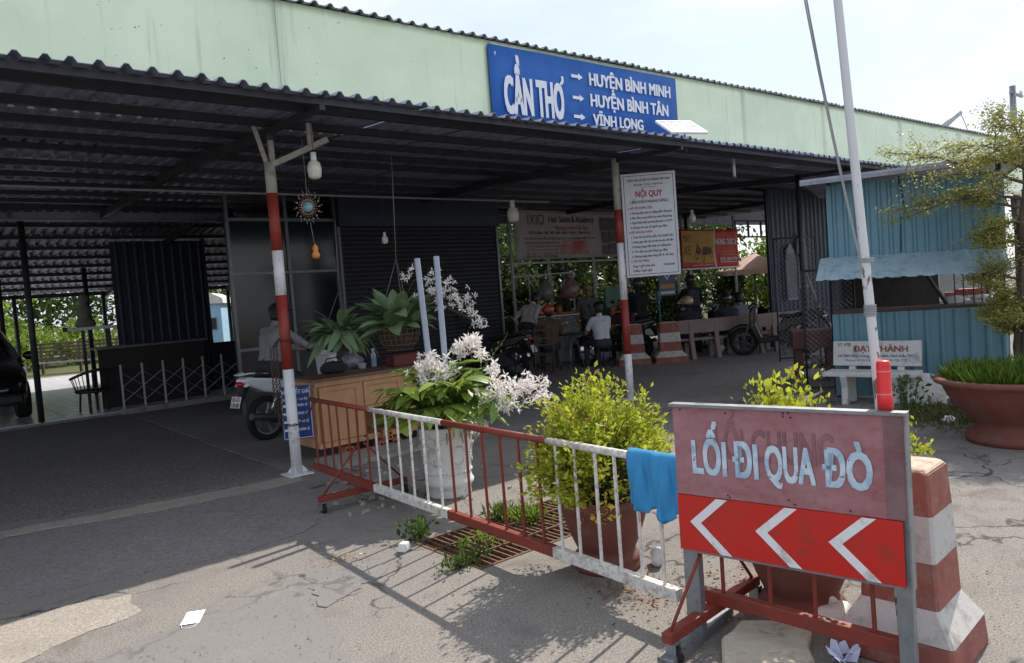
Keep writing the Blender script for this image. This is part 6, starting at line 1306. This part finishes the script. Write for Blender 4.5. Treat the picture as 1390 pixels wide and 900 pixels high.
# white barrel things below bench row
for k, (x, y, l) in enumerate(((12.75,10.0,'white plastic jug lying under the bench row, left one'),(13.5,9.4,'white plastic jug lying under the bench row, right one'))):
    s = thing('plastic_jug', l, 'jug', (x,y,.0), rad(-20)); obj('jug_body', MB().lathe([(0,-.16),(.09,-.16),(.11,-.13),(.11,.1),(.07,.15),(.03,.17),(.03,.2),(0,.2)],18,(0,0,.11),R=Matrix.Rotation(rad(90),3,'Y')), WHITE, s); obj('jug_handle', MB().tube([(.05,0,.2),(.08,0,.26),(.15,0,.22)],.012,6), WHITE, s)
# ------------------------------------------------------------------ dark car at the far left
car = thing('parked_car', 'dark parked car half in view at the left edge', 'car', (.82,15.2,.04), rad(90)); CP = mat('car_paint', lin(20,21,24), .2, var=.05, coat=.6); CG = mat('car_glass', lin(16,18,20), .08)
# sections along the length: (x, half width low, half width high, z sill, z waist, z roof, half width roof)
sec = [(-.15,.55,.55,.45,.62,.66,.50),(.05,.80,.82,.32,.72,.86,.70),(.8,.90,.92,.26,.92,1.02,.76),(1.15,.91,.93,.26,.98,1.12,.74),(1.75,.92,.94,.24,1.02,1.62,.66),(2.4,.92,.94,.24,1.04,1.74,.66),(3.4,.92,.94,.25,1.05,1.73,.66),(4.1,.90,.92,.28,1.05,1.60,.64),(4.45,.84,.86,.36,1.0,1.1,.70),(4.55,.75,.76,.42,.9,.92,.66)]
mb = MB(); vs = []
for (x,a,b,z0,z1,z2,c) in sec: vs += [(x,-a*.9,z0),(x,-a,z0+.12),(x,-b,z1),(x,-c,z2-.03),(x,-c*.8,z2),(x,c*.8,z2),(x,c,z2-.03),(x,b,z1),(x,a,z0+.12),(x,a*.9,z0)]
fs = [(i*10+j,i*10+(j+1)%10,i*10+10+(j+1)%10,i*10+10+j) for i in range(len(sec)-1) for j in range(10)]+[tuple(reversed(range(10))),tuple(range(len(vs)-10,len(vs)))]
mb.add(vs,fs,0,True); bd = obj('body', mb, CP, car)
obj('windscreen', MB().add([(1.19,-.72,1.10),(1.19,.72,1.10),(1.73,.63,1.58),(1.73,-.63,1.58)],[(0,1,2,3)]), CG, car, (-.015,0,.02))
for y in (-1,1):
    obj('side_window', MB().add([(1.55,y*.90,1.08),(2.5,y*.92,1.10),(2.5,y*.71,1.62),(1.85,y*.71,1.55)],[(0,1,2,3)]), CG, car, (0,y*.02,0)); obj('side_window', MB().add([(2.56,y*.92,1.10),(3.8,y*.92,1.10),(3.7,y*.71,1.58),(2.56,y*.71,1.62)],[(0,1,2,3)]), CG, car, (0,y*.02,0))
    mr = obj('mirror', MB().ell((1.42,y*1.06,1.10),(.07,.12,.085),14,8), CP, car); obj('headlight', MB().ell((.08,y*.62,.74),(.10,.16,.07),14,8), CG, car); obj('tail_light', MB().ell((4.47,y*.72,.95),(.06,.10,.12),12,8), LAMPR, car); obj('door', MB().box((2.1,y*.935,.66),(1.1,.02,.62)), CP, car, bev=.02); obj('door', MB().box((3.2,y*.935,.66),(.98,.02,.62)), CP, car, bev=.02)
    for x in (.78,3.6):
        w_ = obj('wheel', MB().lathe([(0,-.1),(.09,-.1),(.09,.1),(0,.1)],14,(x,y*.80,.35),R=Matrix.Rotation(rad(90),3,'X')), STEEL, car); obj('tyre', MB().lathe([(.22,-.11),(.32,-.11),(.35,-.07),(.35,.07),(.32,.11),(.22,.11)],28,(x,y*.80,.35),R=Matrix.Rotation(rad(90),3,'X')), RUBBER, w_); obj('rim', MB().lathe([(.09,-.10),(.2,-.08),(.22,-.1),(.22,.1),(.2,.08),(.09,.1)],24,(x,y*.80,.35),R=Matrix.Rotation(rad(90),3,'X')), GALV, w_)
obj('bumper', MB().box((-.08,0,.42),(.25,1.5,.2)), BLACK, car, bev=.05); obj('front_plate', MB().box((-.215,0,.45),(.01,.45,.1)), WHITE, car)
